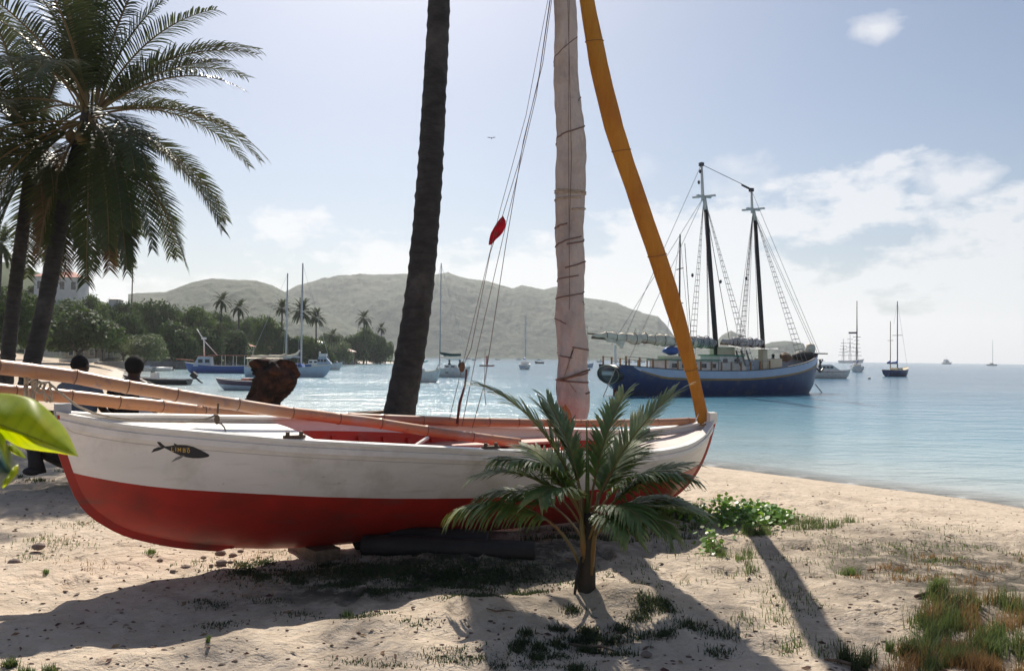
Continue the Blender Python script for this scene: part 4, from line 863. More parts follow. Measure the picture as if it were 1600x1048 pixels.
def cabin(rt, x0, x1, w, z0, h, mat=None, win=True, slope=.25, nm='cabin', roof=None):
    mb = MB(); s = slope*h
    mb.add([(x0, -w/2, z0), (x1, -w/2, z0), (x1, w/2, z0), (x0, w/2, z0), (x0+s*.3, -w/2*.88, z0+h), (x1-s*2, -w/2*.88, z0+h), (x1-s*2, w/2*.88, z0+h), (x0+s*.3, w/2*.88, z0+h)], [(0, 1, 5, 4), (1, 2, 6, 5), (2, 3, 7, 6), (3, 0, 4, 7), (4, 5, 6, 7)])
    c = part(nm, mb, mat or m_white, rt)
    if win:
        n = max(2, int((x1-x0)/.8))
        for k in range(n):
            x = lerp(x0, x1-s*1.6, (k+.5)/n)
            for sd in (-1, 1): part('window', MB().box((x, sd*w/2*.955, z0+h*.55), ((x1-x0)/n*.5, .05, h*.36), Matrix.Rotation(sd*.12, 3, 'X')), m_glass, c)
    if roof: part('cabin_roof', MB().box(((x0+x1)/2-s*.8, 0, z0+h+.03), ((x1-x0)-s+.2, w*.98, .06)), roof, rt)
    return c
# blue fishing boat at left
r = boat_root('fishing_boat', 'blue and white wooden fishing boat with a pilothouse and short gantry mast', 'fishing boat', 384, 583, math.pi+.12)
h = yhull(r, 7.6, 2.4, .95, m_blue, m_conc, .8, .35); cabin(r, 4.2, 6.4, 1.7, .85, 1.25, m_pblue, roof=m_roofred)
part('canopy', MB().box((1.9, 0, 2.28), (5.2, 2.1, .07)), m_roofred, r)
for x in (.0, 1.4, 2.8):
    for sd in (-1, 1): part('canopy_post', MB().tube([(x, sd*.95, .9), (x, sd*.95, 2.25)], .035, 6), m_white, r)
part('mast', MB().tube([(5.2, 0, 2.1), (5.3, 0, 4.2), (6.2, 0, 5.6)], [.1, .09, .05], 7), m_white, r, True); part('mast_brace', MB().tube([(5.25, 0, 4.1), (3.6, 0, 2.3)], .05, 6), m_white, r, True); part('radar', MB().tube([(5.3, 0, 4.3), (5.3, 0, 4.55)], .32, 10), m_white, r)
part('rail', MB().tube([(6.6, -.9, 1.1), (6.8, -.9, 1.6), (8.6, -.2, 1.75), (8.6, .2, 1.75), (6.8, .9, 1.6)], .04, 6), m_roofred, r, True)
# long white ketch behind the stump
r = boat_root('ketch', 'white two-masted yacht with cream furled sails, half hidden by the tree stump', 'sailing yacht', 384, 588, .06)
h = yhull(r, 9.4, 2.6, 1.0, m_pblue, m_white, .6, .35, stripe=m_cream); cabin(r, 2.6, 6.4, 1.6, 1.0, .5, m_blue)
mast_rig(r, 4.35, 1.1, 11.55, .09, boom=3.9, sail=m_sail, boomz=.95, stays=((.1, 0, 1.1), (4.3, -1.2, 1), (4.3, 1.2, 1))); mast_rig(r, 6.0, 1.1, 12.7, .10, boom=1.5, sail=None, stays=((9.3, 0, 1.4), (5.9, -1.2, 1), (5.9, 1.2, 1)), boomz=1.1)
part('awning', MB().grid([[(x, y, 2.05+.06*math.cos(y*2)) for y in (-1.1, -.5, 0, .5, 1.1)] for x in (.2, 1.5, 3, 4.2)]), m_sail, r, True)
part('main_sail_cover', MB().tube([(5.9, 0, 3.0), (5.5, 0, 2.5), (4.8, 0, 2.25), (3.5, 0, 2.2), (1.5, 0, 2.2)], [.06, .16, .2, .18, .1], 8), m_sail, r, True)
# cabin cruisers near the shore
r = boat_root('cabin_cruiser', 'white cabin cruiser with a flybridge just right of the tree stump', 'motor boat', 488, 577, .1, d=133)
yhull(r, 4.9, 2.2, .9, m_white, m_white); cabin(r, .9, 3.4, 1.7, .85, 1.3, m_pblue, slope=.45); part('flybridge', MB().box((1.8, 0, 2.45), (1.2, 1.3, .5)), m_white, r); part('radar_arch', MB().tube([(1.2, -.7, 2.2), (1.2, -.6, 3.0), (1.2, .6, 3.0), (1.2, .7, 2.2)], .06, 6), m_white, r, True)
r = boat_root('cabin_cruiser', 'low blue and white motor boat lying bow right near the beach strip', 'motor boat', 478, 576, .02, d=141)
yhull(r, 5.6, 2.1, .8, m_blue, m_white); cabin(r, .6, 2.6, 1.6, .8, .8, m_white)
r = boat_root('cabin_cruiser', 'small beached white runabout with red trim at the beach strip', 'motor boat', 512, 571, -.3, d=170)
yhull(r, 3.6, 1.6, .7, m_white, m_roofred); cabin(r, 1.2, 2.3, 1.2, .7, .6, m_white)
# speedboat, skiff, dinghy
m_spd = M('plum_hull_paint', (.05, .03, .07), None, rough=.35)
r = boat_root('speedboat', 'small open boat with a dark plum topside and pale bottom left of the tree stump', 'motor boat', 408, 610, math.pi-.12)
h = Hull(3.3, [(0, -.1), (1.6, -.15), (2.7, .0), (3.1, .4), (3.3, .78)], [(0, .62), (1.5, .66), (3.3, .80)], [(0, .62), (1.4, .7), (2.4, .55), (3.0, .28), (3.3, .03)], 1.8, 1.5, 20); zz_ = crv([(0, .30), (3.3, .42)])
part('topside', h.band(zz_, h.zs, 4), m_spd, r, True); part('bottom', h.band(lambda x: -9, zz_, 6), m_pblue, r, True); part('transom', h.transom(lambda x: -9, h.zs), m_pblue, r); part('deck', h.deck(-.05, 1.9, 3.28), m_white, r); part('gunwale', h.rail(.07, .04), m_white, r); part('seat', MB().box((1.0, 0, .72), (.5, .9, .22)), m_roofred, r); part('engine_cover', MB().box((.3, 0, .6), (.5, .8, .4)), m_dark, r); part('cockpit_floor', h.deck(-.45, .05, 1.9), m_dark, r)
r = boat_root('skiff', 'long low dark skiff with its outboard motor tilted up', 'motor boat', 296, 601, math.pi-.04)
h = Hull(5.4, [(0, -.05), (2.5, -.1), (4.6, .05), (5.2, .4), (5.4, .72)], [(0, .42), (2.5, .45), (4.6, .6), (5.4, .74)], [(0, .62), (2.2, .7), (4.2, .5), (5, .25), (5.4, .02)], 1.7, 1.5, 22)
part('hull', h.band(lambda x: -9, h.zs, 6), m_dark, r, True); part('transom', h.transom(lambda x: -9, h.zs), m_dark, r); part('gunwale', h.rail(.06, .04), m_white, r); part('floor', h.deck(-.3, .05, 4.8), m_dark, r)
ob = part('outboard_motor', MB().box((-.35, 0, .75), (.45, .32, .42), Matrix.Rotation(-.7, 3, 'Y')), m_black, r); part('motor_leg', MB().tube([(-.45, 0, .6), (-.75, 0, .35), (-.95, 0, .2)], [.09, .07, .05], 6), m_black, ob); part('propeller', MB().box((-1.0, 0, .18), (.05, .3, .08)), m_black, ob)
part('console', MB().box((2.8, 0, .7), (.5, .5, .5)), m_white, r); part('windscreen', MB().add([(3.0, -.35, .9), (3.0, .35, .9), (2.85, .3, 1.35), (2.85, -.3, 1.35)], [(0, 1, 2, 3)]), m_glass, r)
r = boat_root('dinghy', 'white inflatable dinghy lying off the grey sea wall', 'dinghy', 270, 580, math.pi+.08)
part('tube', MB().tube([(0, -.6, .32), (2.6, -.6, .32), (3.5, -.35, .4), (3.8, 0, .45), (3.5, .35, .4), (2.6, .6, .32), (0, .6, .32)], .24, 10), m_white, r, True); part('floor', MB().box((1.7, 0, .2), (3.3, 1.1, .08)), m_conc, r); part('outboard_motor', MB().box((-.2, 0, .6), (.3, .28, .6)), m_black, r)
r = boat_root('open_boat', 'pale open launch moored further along the grey sea wall', 'boat', 232, 576, math.pi, d=120)
yhull(r, 6, 1.8, .55, m_pblue, m_dark)
# yachts right of the palm trunk
r = boat_root('yacht', 'nearer white yacht whose bow shows just right of the big palm trunk', 'sailing yacht', 612, 597, .15)
yhull(r, 4.6, 1.9, .9, m_white, m_white, stripe=m_cream); cabin(r, 1.4, 3.2, 1.2, .9, .45, m_white); part('pulpit', MB().tube([(4.2, -.35, 1.2), (4.4, -.3, 1.75), (4.75, 0, 1.8), (4.4, .3, 1.75), (4.2, .35, 1.2)], .03, 5), m_alu, r, True); part('bimini', MB().tube([(2.6, -.5, 1.35), (2.9, -.45, 1.9), (3.3, 0, 2.05), (3.0, .45, 1.9)], .07, 6), m_teal, r, True)
r = boat_root('yacht', 'white sailing yacht with teal canvas and a tall two-spreader mast beside the palm trunk', 'sailing yacht', 683, 588.5, -.12)
yhull(r, 4.1, 2.1, 1.05, m_white, m_white, .8, .2); cabin(r, 1.0, 2.6, 1.5, 1.05, .45, m_white)
mast_rig(r, .3, 1.1, 13.9, .085, boom=0, spreaders=(.33, .68), sw=1.0, stays=((3.9, 0, 1.3), (-2.6, 0, 1.1)), fat=1.4); part('boom', MB().tube([(.3, 0, 2.5), (2.9, .1, 2.6)], .07, 7), m_alu, r); part('sail_cover', MB().tube([(.3, 0, 2.95), (.9, 0, 2.8), (1.8, 0, 2.72), (2.9, .1, 2.75)], [.1, .22, .16, .12], 8, jit=.15), M('dark_teal_cover', (.02, .06, .06), rough=.8), r, True)
part('bimini', MB().box((2.1, 0, 2.15), (1.6, 1.6, .08)), m_teal, r); part('window', MB().box((1.4, -1.03, .55), (.35, .03, .14)), m_glass, r)
for x in (1.5, 2.8): part('person_on_deck', MB().ball((x, 0, 1.95), (.14, .14, .16), 8, 6).tube([(x, 0, 1.15), (x, 0, 1.45), (x, 0, 1.78)], [.2, .24, .10], 8), m_dark, r, True)
r = boat_root('rowing_tender', 'small tender with oars off the white yacht, seen past the tarred lanyard', 'boat', 712, 584, .3)
yhull(r, 1.6, .9, .45, m_cream, m_wood)
r = boat_root('sloop', 'white sloop seen stern-on between the rigging lines and the furled sail', 'sailing yacht', 817, 577, rad(82))
yhull(r, 7, 2.4, 1.0, m_white, m_white, .75); cabin(r, 2, 4.6, 1.5, 1.0, .6, m_white); mast_rig(r, 3.8, 1, 12.2, .08, boom=2.9, sail=m_blue, stays=((.2, 0, 1.1), (6.9, 0, 1.4)), fat=1.3)
part('transom_stripe', MB().box((-.03, 0, .55), (.02, 1.0, .12)), m_blue, r)
r = boat_root('canoe', 'low red boat with a standing red-clad figure beyond the rigging lines', 'boat', 749, 572, .0)
h = yhull(r, 4.1, 1.0, .32, m_red, m_redin, .2, .05); part('rower', MB().ball((2, 0, 2.6), (.3, .25, .28), 8, 6).tube([(2, 0, .3), (2, 0, 1.2), (2, 0, 2.35)], [.2, .26, .2], 8), m_red, r, True)
TB = [('small white motor boat, leftmost of the far row under the hill', 737, 563, 3.2, 0, m_white), ('tiny grey hull on the far side of the bay above the red boat', 750, 560.3, 6, 1, m_conc), ('far white cruiser directly left of the sloop seen stern-on', 806, 562.4, 5.2, 0, m_white),
      ('small dark-hulled boat in the far row, second left of the sloop', 781, 562.2, 4.2, 1, m_tar), ('small white boat in the far row just right of the sloop', 838, 563, 4.2, 0, m_pblue), ('brown-hulled old boat next to the edge of the furled sail', 850, 568, 4.0, 1, m_wood),
      ('white launch in the far row above the yacht with teal canvas', 727, 561.2, 7, 0, m_white), ('white cruiser far off between schooner stern and the hill', 944, 566, 5, 0, m_white), ('second white cruiser behind the schooner stern rail', 975, 566.5, 6, 0, m_white), ('white motor yacht behind the schooner quarterdeck', 1008, 566.2, 8, 0, m_white), ('small boat with a cream hull behind the schooner posts', 958, 565.5, 7, 1, m_cream), ('pale launch behind the schooner near the yellow bag', 1032, 567, 6, 0, m_pblue)]
for i, (lab, x, yw, L, k, hm_) in enumerate(TB):
    r = boat_root('moored_boat', lab, 'boat', x, yw, rg.uniform(-.5, .5)+(math.pi if i % 2 else 0), 'small boats moored across the bay')
    yhull(r, L, L*.32, .5+L*.05, hm_, m_white)
    if not k: cabin(r, L*.25, L*.65, L*.24, .5+L*.05, .5+L*.08, m_white)
r = boat_root('sloop', 'pale blue yacht with thin twin masts just left of the schooner stern', 'sailing yacht', 903, 574, .05)
yhull(r, 4.2, 1.9, .9, m_pblue, m_white); cabin(r, 1.0, 2.6, 1.2, .9, .5, m_white); mast_rig(r, 2.0, 1, 11.6, .06, mat=m_dark, boom=1.5, fat=1.3, stays=((4.1, 0, 1.1), (.1, 0, 1.0))); part('mizzen_mast', MB().tube([(3.0, 0, 1), (2.4, 0, 11)], .04, 6), m_dark, r); part('flag_staff', MB().box((1.9, 0, 2.0), (.5, .1, .6)), m_roofred, r)
r = boat_root('sloop', 'yacht hidden behind the schooner, its slim dark mast beside the yellow bag', 'sailing yacht', 1040, 580, .2, d=88)
yhull(r, 8, 2.5, 1.0, m_white, m_white); mast_rig(r, 1.6, 1, 16.4, .12, mat=m_tar, boom=2.5, sail=m_sail, fat=1.8, stays=((3.2, 0, 1.2), (-.4, 0, 1.1)))
# right-hand boats
r = boat_root('motor_yacht', 'white motor cruiser with a dark arch lying behind the schooner bow', 'motor boat', 1262, 590.5, .1)
yhull(r, 6.6, 2.4, 1.15, m_white, m_white, .9, .1); cabin(r, 1.2, 4.6, 1.9, 1.15, .85, m_white, slope=.8); part('arch', MB().tube([(1.2, -.95, 1.6), (1.9, -.8, 2.75), (1.9, .8, 2.75), (1.2, .95, 1.6)], .09, 6), m_dark, r, True); part('stripe', MB().box((3.0, -1.24, .95), (4.2, .03, .07)), m_roofred, r); part('bimini', MB().box((1.2, 0, 2.5), (2.0, 1.8, .07)), m_white, r)
r = boat_root('tall_ship', 'tall square-rigged ship on the horizon right of the schooner', 'sailing ship', 1311, 566, .25, d=1250)
yhull(r, 46, 9, 4, m_white, m_wood, .6, 3, 2)
for x, Hh in ((8, 38), (20, 46), (32, 44)):
    part('mast', MB().tube([(x, 0, 4), (x, 0, Hh)], [.7, .4], 6), m_white, r)
    for k in range(5): part('yard', MB().box((x, 0, 12+k*(Hh-14)/5), (.7, 15-k*1.8, .7), Matrix.Rotation(.9, 3, 'Z')), m_wood, r); 
    part('shroud', MB().tube([(x, -4, 4), (x, 0, Hh*.8)], .25, 4).tube([(x, 4, 4), (x, 0, Hh*.8)], .25, 4), m_tar, r)
r = boat_root('sloop', 'white-hulled sloop with a radar on its single tall mast, left of the navy ketch', 'sailing yacht', 1341, 581, rad(70))
yhull(r, 9, 3.1, 1.3, m_white, m_white, .8, stripe=m_navy); cabin(r, 3, 6, 1.8, 1.3, .6, m_white); mast_rig(r, 5, 1.3, 17.5, .13, mat=m_wood, boom=3.6, sail=m_blue, spreaders=(.45,), fat=2., stays=((8.9, 0, 1.6), (.1, 0, 1.4))); part('radar', MB().box((4.8, 1.0, 9.6), (.5, 1.8, .4)), m_dark, r); part('bimini', MB().box((1.5, 0, 2.6), (2, 2.2, .1)), m_navy, r)
r = boat_root('ketch', 'navy-hulled two-masted yacht with a cream deck, alone on the open water', 'sailing yacht', 1385, 588, rad(38))
yhull(r, 7.6, 2.8, 1.15, m_navy, m_cream, .55, .5, stripe=m_cream); cabin(r, 2.6, 4.6, 1.4, 1.1, .4, m_cream); mast_rig(r, 3.9, 1.2, 13.2, .10, mat=m_wood, boom=2.3, sail=m_blue, spreaders=(.5,), fat=1.5, stays=((7.5, 0, 1.7), (2.6, 0, 9))); mast_rig(r, 1.4, 1.2, 9.6, .075, mat=m_wood, boom=1.2, sail=m_blue, spreaders=(.6,), sw=.5, fat=1.3)
r = boat_root('motor_ship', 'small grey-white motor ship on the horizon between the two open-water yachts', 'ship', 1473, 569.5, .3, d=1250)
yhull(r, 18, 6, 2.6, m_white, m_white, .8, 2, 1); cabin(r, 3, 12, 4.6, 2.6, 3.0, m_white, slope=.2); part('upper_deck', MB().box((6.5, 0, 6.6), (5, 4, 2)), m_white, r); part('mast', MB().tube([(7, 0, 7.5), (7, 0, 12)], .25, 6), m_white, r)
r = boat_root('sloop', 'distant pale sloop nearest the picture edge on the horizon', 'sailing yacht', 1542, 571, .1, d=800)
yhull(r, 11.5, 3.4, 1.4, m_white, m_white); cabin(r, 3, 7, 2, 1.4, 1.1, m_white); mast_rig(r, 6.3, 1.4, 26, .22, boom=4, sail=m_sail, spreaders=(.5,), fat=4)
bo = G(1358, 592, SEA); single('mooring_buoy', MB().ball((bo.x, bo.y, SEA+.1), (.22, .22, .2), 10, 6), m_sail, 'small pale mooring buoy floating right of the schooner bow', 'buoy')
for x, y in ((768, 216),):
    p = P(x, y, 60); g_ = root('seagull', 'tiny gull gliding in the sky left of the furled sail', 'bird', p); part('wing', MB().add([(-.35, 0, .05), (0, -.07, 0), (0, .1, 0), (.35, 0, .07), (-.18, .0, .09), (.18, 0, .1)], [(0, 1, 2), (1, 3, 2), (0, 4, 2), (3, 5, 2)]), m_conc, g_); part('body', MB().ball((0, 0, 0), (.05, .18, .05), 8, 6), m_conc, g_, True)
# ------------------------------------------------------------------ the schooner
ST = P(952, 600, 54); BW = P(1277, 600, 63.5); SY = math.atan2(BW.y-ST.y, BW.x-ST.x); SL = math.hypot(BW.x-ST.x, BW.y-ST.y)
sch = root('schooner', 'large two-masted schooner with a navy hull, pale rail band and oval stern at anchor', 'sailing ship', (ST.x, ST.y, SEA), SY)
SI = (Matrix.Translation((ST.x, ST.y, SEA)) @ Matrix.Rotation(SY, 4, 'Z')).inverted()
def sp(px_, py_, off=0.):        # picture point -> schooner's long plane (off = metres to the far side)
    v = ray(px_, py_); p0 = SI @ _C; d = (SI.to_3x3() @ v); t = (off-p0.y)/d.y; return p0+d*t
HS = Hull(SL, [(0, .75), (.5, .35), (1.5, -.15), (3, -.6), (SL*.5, -1), (SL*.85, -.7), (SL*.945, .0), (SL*.975, .9), (SL, 2.75)], [(0, 2.05), (SL*.2, 1.78), (SL*.45, 1.72), (SL*.7, 2.0), (SL*.88, 2.5), (SL, 3.05)],
          [(0, 1.25), (SL*.12, 1.95), (SL*.35, 2.5), (SL*.6, 2.5), (SL*.8, 2.0), (SL*.92, 1.15), (SL, .06)], 2.2, 1.9, 60)
zb1 = lambda x: HS.zs(x)-.62-.0*x; zb2 = lambda x: HS.zs(x)-.47-.12*0
tq = lambda x: min(max((x-.9)/2.2, 0), 1)**.6
part('hull', HS.band(lambda x: -9, lambda x: HS.zs(x)-.66*tq(x), 10), m_navy, sch, True)
part('rub_strake', HS.band(lambda x: HS.zs(x)-.66*tq(x), lambda x: HS.zs(x)-.52*tq(x), 2, off=.03, X=[x for x in HS.X if x > 1.1]), M('gold_brown_strake', (.34, .21, .07), (.26, .16, .06), 3, .5), sch, True)
m_bulw = M('pale_blue_bulwark', (.44, .52, .66), (.38, .46, .60), 1.5, .4)
part('bulwark', HS.band(lambda x: HS.zs(x)-.52*tq(x), HS.zs, 3, X=[x for x in HS.X if x > .8]), m_bulw, sch, True)
part('cap_rail', HS.rail(.16, .06, out=.05), m_dark, sch); part('deck', HS.deck(-.55, .05, SL-.3), m_wood, sch)
# oval transom
tv = [(-.02-.32*(1-q)*0, 1.28*math.cos(g)*1.0, 1.42+.66*math.sin(g)) for g in [2*math.pi*i/36 for i in range(36)] for q in (1,)]
mb = MB().add([(-.25, 0, 1.42)]+[(-.10+.26*(v[2]-1.42)*-.5, v[1], v[2]) for v in tv]+[(.35, v[1]*.98, v[2]) for v in tv], [(0, 1+(i+1) % 36, 1+i) for i in range(36)]+[(1+i, 1+(i+1) % 36, 37+(i+1) % 36, 37+i) for i in range(36)])
trn = part('transom', mb, M('transom_black', (.012, .018, .022), None, rough=.4), sch, True)
def oval(sx, sz, r, w, x, n=36):
    return MB().tube([(x+(-.13)*(sz*math.sin(g)), sx*math.cos(g), 1.42+sz*math.sin(g)) for g in [2*math.pi*i/n for i in range(n+1)]], r, 5)
part('transom_ring', oval(1.24, .62, .035, 0, -.13), M('olive_trim', (.16, .17, .12), rough=.5), sch)
pl = part('name_board', MB().box((-.24, -.15, 1.50), (.04, 1.35, .30)), M('grey_green_board', (.22, .26, .24), rough=.6), sch)
for k in range(9): part('letter', MB().box((-.268, .38-k*.125, 1.50), (.01, .07, .11)), m_pblue, pl)
part('rudder', MB().box((.6, 0, .0), (.5, .12, 1.0)), M('rust_red', (.2, .05, .04), rough=.7), sch)
# masts
m_mastk = M('black_mast', (.018, .014, .014), None, rough=.35); m_mastw = M('pale_masthead', (.50, .50, .48), None, rough=.5)
def smast(top, crs, drk, foot, r):
    a, b_, c_, d_ = sp(*top), sp(*crs), sp(*drk), sp(*foot); d_.z = 1.4
    part('mast', MB().tube([d_, c_], [r, r*.82], 12), m_mastk, sch, True); part('masthead', MB().tube([c_, b_], [r*.8, r*.72], 12), m_mastw, sch, True); part('topmast', MB().tube([b_+Vector((-.1, 0, -.3)), a], [r*.66, r*.42], 10), m_mastw, sch, True)
    part('crosstree', MB().box(b_, (.25, 1.7, .1), Matrix.Rotation(.5, 3, 'Z')), m_mastw, sch); part('trestle', MB().box(b_, (1.3, .18, .14)), m_mastw, sch); part('mast_cap', MB().box(a, (.28, .28, .25)), m_dark, sch)
    return a, b_, c_, d_
A1 = smast((1096, 257), (1100, 307), (1103, 328), (1122, 560), .20); A2 = smast((1174, 297), (1177, 327), (1180, 345), (1195, 555), .18)
m_wire = M('pale_rigging', (.34, .31, .29), None, rough=.7); m_wired = M('dark_rigging', (.10, .07, .065), None, rough=.7)
def sline(a, b_, r=.022, m=None, nm='rigging_line'): return part(nm, MB().tube([a, b_], r, 4), m or m_wire, sch)
def shrouds(top, x1, x2, side, n=3, rl=True):
    yb = side*2.45; feet = [Vector((lerp(x1, x2, i/(n-1)), yb, HS.zs(lerp(x1, x2, i/(n-1))))) for i in range(n)]
    for f_ in feet: sline(top, f_, .02, m_wire, 'shroud')
    if rl:
        for k in range(26):
            t = .03+.86*k/26; a = feet[0].lerp(top, t); b_ = feet[-1].lerp(top, t); part('ratline', MB().tube([a, b_], .022, 4), m_wired, sch)
mx1, mx2 = A1[3].x, A2[3].x
shrouds(A1[1], mx1-.9, mx1-.1, 1); shrouds(A1[1], mx1+.5, mx1+1.3, -1); shrouds(A2[1], mx2-.6, mx2+.2, 1); shrouds(A2[1], mx2+1.0, mx2+1.9, -1)
sline(A1[0], A2[0]+Vector((.0, 0, .1)), .025, m_wired, 'triatic_stay'); part('stay_end', MB().tube([A2[0], A2[0].lerp(A1[0], .2)], .06, 5), m_dark, sch)
bowtip = Vector((SL+.1, 0, 3.2))
for t in (A2[0], A2[1], A2[1].lerp(A2[2], .5)): sline(t, bowtip+Vector((random.uniform(-.5, .3), 0, 0)), .022, m_wire, 'forestay')
sline(A1[0], sp(968, 545), .02, m_wire, 'topping_lift'); sline(A1[1], sp(955, 540), .02); sline(A1[1], Vector((2.5, 1.5, 2)), .02); sline(A1[1], sp(1140, 533), .03, m_wired); sline(A1[2], sp(1108, 530), .025, m_wired); sline(A1[2], sp(1106, 530), .02, M('faded_red_line', (.3, .12, .1), rough=.8)); sline(sp(1070, 380), sp(1080, 530), .03, m_wired)
for x in (1148, 1155, 1161, 1168, 1185): sline(A2[1], sp(x, 540), .02, m_wired if x % 2 else m_wire)
for x, y in ((1092, 285), (1094, 268), (1082, 430), (1126, 440), (1166, 435)): part('block', MB().ball(tuple(sp(x, y)), (.11, .08, .15), 7, 5), m_dark, sch)
# booms, gaffs and furled sails
def boomsail(pa, pb, r, m_, seed, lump=.35, drape=True):
    rg_ = random.Random(seed); a, b_ = sp(*pa), sp(*pb); part('boom', MB().tube([a+Vector((0, 0, -.25)), b_+Vector((0, 0, -.18))], .09, 8), m_wood, sch); pts = []; rs_ = []
    for i in range(41):
        t = i/40; pts.append(a.lerp(b_, t)+Vector((0, rg_.uniform(-.05, .05), .04*math.sin(i*1.1)+rg_.uniform(-.05, .05)))); rs_.append(r*1.15*(.55+.5*math.sin(math.pi*min(1, t*1.1))**.5)*(1+lump*rg_.uniform(-.5, .6)))
    rs_[0] = rs_[-1] = .04; part('furled_sail', MB().tube(pts, rs_, 12, flat=1.2, jit=.14), m_, sch, True)
    for i in range(3, 38, 3): part('sail_tie', MB().tube([pts[i]+Vector((0, math.cos(g)*rs_[i]*1.08, math.sin(g)*rs_[i]*1.25)) for g in [2*math.pi*k/10 for k in range(11)]], .025, 4), m_wired, sch)
    return pts
m_sgrey = M('grey_sailcloth', (.42, .42, .42), (.30, .30, .31), 1.5, .85, .4, 4, .05)
bs = boomsail((1119, 538), (925, 523), .24, m_sail, 3); boomsail((1192, 536), (1126, 533), .22, m_sgrey, 4); boomsail((1117, 536), (1072, 532), .25, m_sgrey, 6)
part('gaff', MB().tube([sp(1100, 532), sp(918, 521)], [.09, .05], 8), m_wood, sch)
for pts in (((948, 534), (975, 537), (945, 526)), ((958, 533), (972, 545), (978, 532))):
    a = [sp(*q, .25) for q in pts]; b2 = [sp(*q, -.25) for q in pts]; part('sail_fold', MB().add(a+b2, [(0, 1, 2), (5, 4, 3), (0, 3, 4, 1), (1, 4, 5, 2), (2, 5, 3, 0)]), m_sail, sch)
part('boom_crutch', MB().tube([sp(962, 568), sp(961, 540)], .09, 7), m_white, sch)
for x, y in ((986, 513), (1019, 520)): sline(sp(x, 530), sp(x+8, y), .05, m_sail, 'reef_line')
# deck gear
def dbox(x0, x1, ytop, ybot, w, mat, nm, off=0): 
    a = sp(x0, ytop, off-w/2); b_ = sp(x1, ybot, off-w/2); zlow = HS.zs((a.x+b_.x)/2)-.55; return part(nm, MB().box(((a.x+b_.x)/2, off, (a.z+zlow)/2), (abs(b_.x-a.x), w, a.z-zlow)), mat, sch)
m_gtrim = M('green_trim', (.03, .20, .13), None, rough=.5)
def dhouse(x0, x1, ytop, w, nwin):
    o = dbox(x0, x1, ytop, 570, w, m_white, 'deckhouse'); a = sp(x0, ytop, -w/2); b_ = sp(x1, ytop, -w/2); z_ = a.z
    part('deckhouse_roof', MB().box(((a.x+b_.x)/2, 0, z_+.05), (abs(b_.x-a.x)+.3, w+.3, .09)), m_gtrim, sch)
    for k in range(nwin):
        x = lerp(a.x, b_.x, (k+.5)/nwin); part('window', MB().box((x, -w/2-.02, z_-.35), (.42, .05, .3)), m_glass, o)
dhouse(1046, 1122, 563, 2.2, 5); dhouse(1124, 1160, 556, 2.0, 2)
dbox(1128, 1148, 542, 570, 1.3, m_cream, 'pilothouse'); dbox(1192.5, 1199, 546, 575, .5, m_cream, 'samson_post', -.6); dbox(1200, 1222, 560, 575, 1.4, m_cream, 'fore_hatch'); dbox(1166, 1186, 562, 575, 1.0, m_pblue, 'skylight')
cab = dbox(1050, 1075, 556, 572, 1.6, m_cream, 'companionway')
part('awning', MB().grid([[sp(x, y+ (1 if abs(o) > 1 else 0), o) for o in (-1.6, -.8, 0, .8, 1.6)] for x, y in ((1138, 539), (1160, 543), (1185, 544), (1216, 544))]), m_white, sch, True)
part('tarpaulin', MB().ball(tuple(sp(1050, 548)), (.75, .6, .3), 10, 7, .1), m_blue, sch, True)
part('anchor_windlass', MB().ball(tuple(sp(1228, 558)), (.4, .5, .35), 8, 6, .2), m_wood, sch, True)
part('upturned_dinghy', MB().ball(tuple(sp(1256, 556)), (1.1, .7, .42), 12, 8, .06), m_tar, sch, True)
part('furled_jib', MB().ball(tuple(sp(1266, 546)), (.45, .35, .5), 10, 8, .18), m_sail, sch, True); part('bow_platform', MB().box((SL+.1, 0, 3.1), (1.5, .6, .09)), m_wood, sch); part('anchor', MB().tube([(SL-.1, -.35, 2.6), (SL-.15, -.4, 1.7)], .07, 6).tube([(SL-.5, -.4, 1.9), (SL-.15, -.4, 1.65), (SL+.2, -.4, 1.9)], .07, 6), m_dark, sch)
part('anchor_chain', MB().tube([(SL-.5, -.2, .7), (SL+.3, -.5, -.3)], .04, 5), m_wood, sch)
m_post = M('varnished_post', (.32, .14, .05), None, rough=.4)
for sd in (-1, 1):
    prev = None
    for k in range(14):
        x = .4+k*.92; y = sd*(HS.b(x)-.05); z0 = HS.zs(x); part('rail_post', MB().box((x, y, z0+.32), (.09, .09, .66)), m_post, sch)
        if prev: part('guard_rail', MB().tube([prev, (x, y, z0+.62)], .02, 4), m_wire, sch)
        prev = (x, y, z0+.62)
part('person_at_rail', MB().ball(tuple(sp(1208, 556)), (.13, .13, .16), 8, 6).tube([sp(1208, 574), sp(1208, 566), sp(1208, 559)], [.2, .26, .12], 8), m_dark, sch, True)
mr = sline(Vector((-.1, -.9, 1.9)), sp(940, 625, -1.5), .04, m_rope, 'mooring_rope')
for x in (1150, 1158, 1166): part('fender', MB().tube([sp(x, 548, -.6), sp(x+7, 571, -1.6)], .07, 6), m_conc, sch, True)
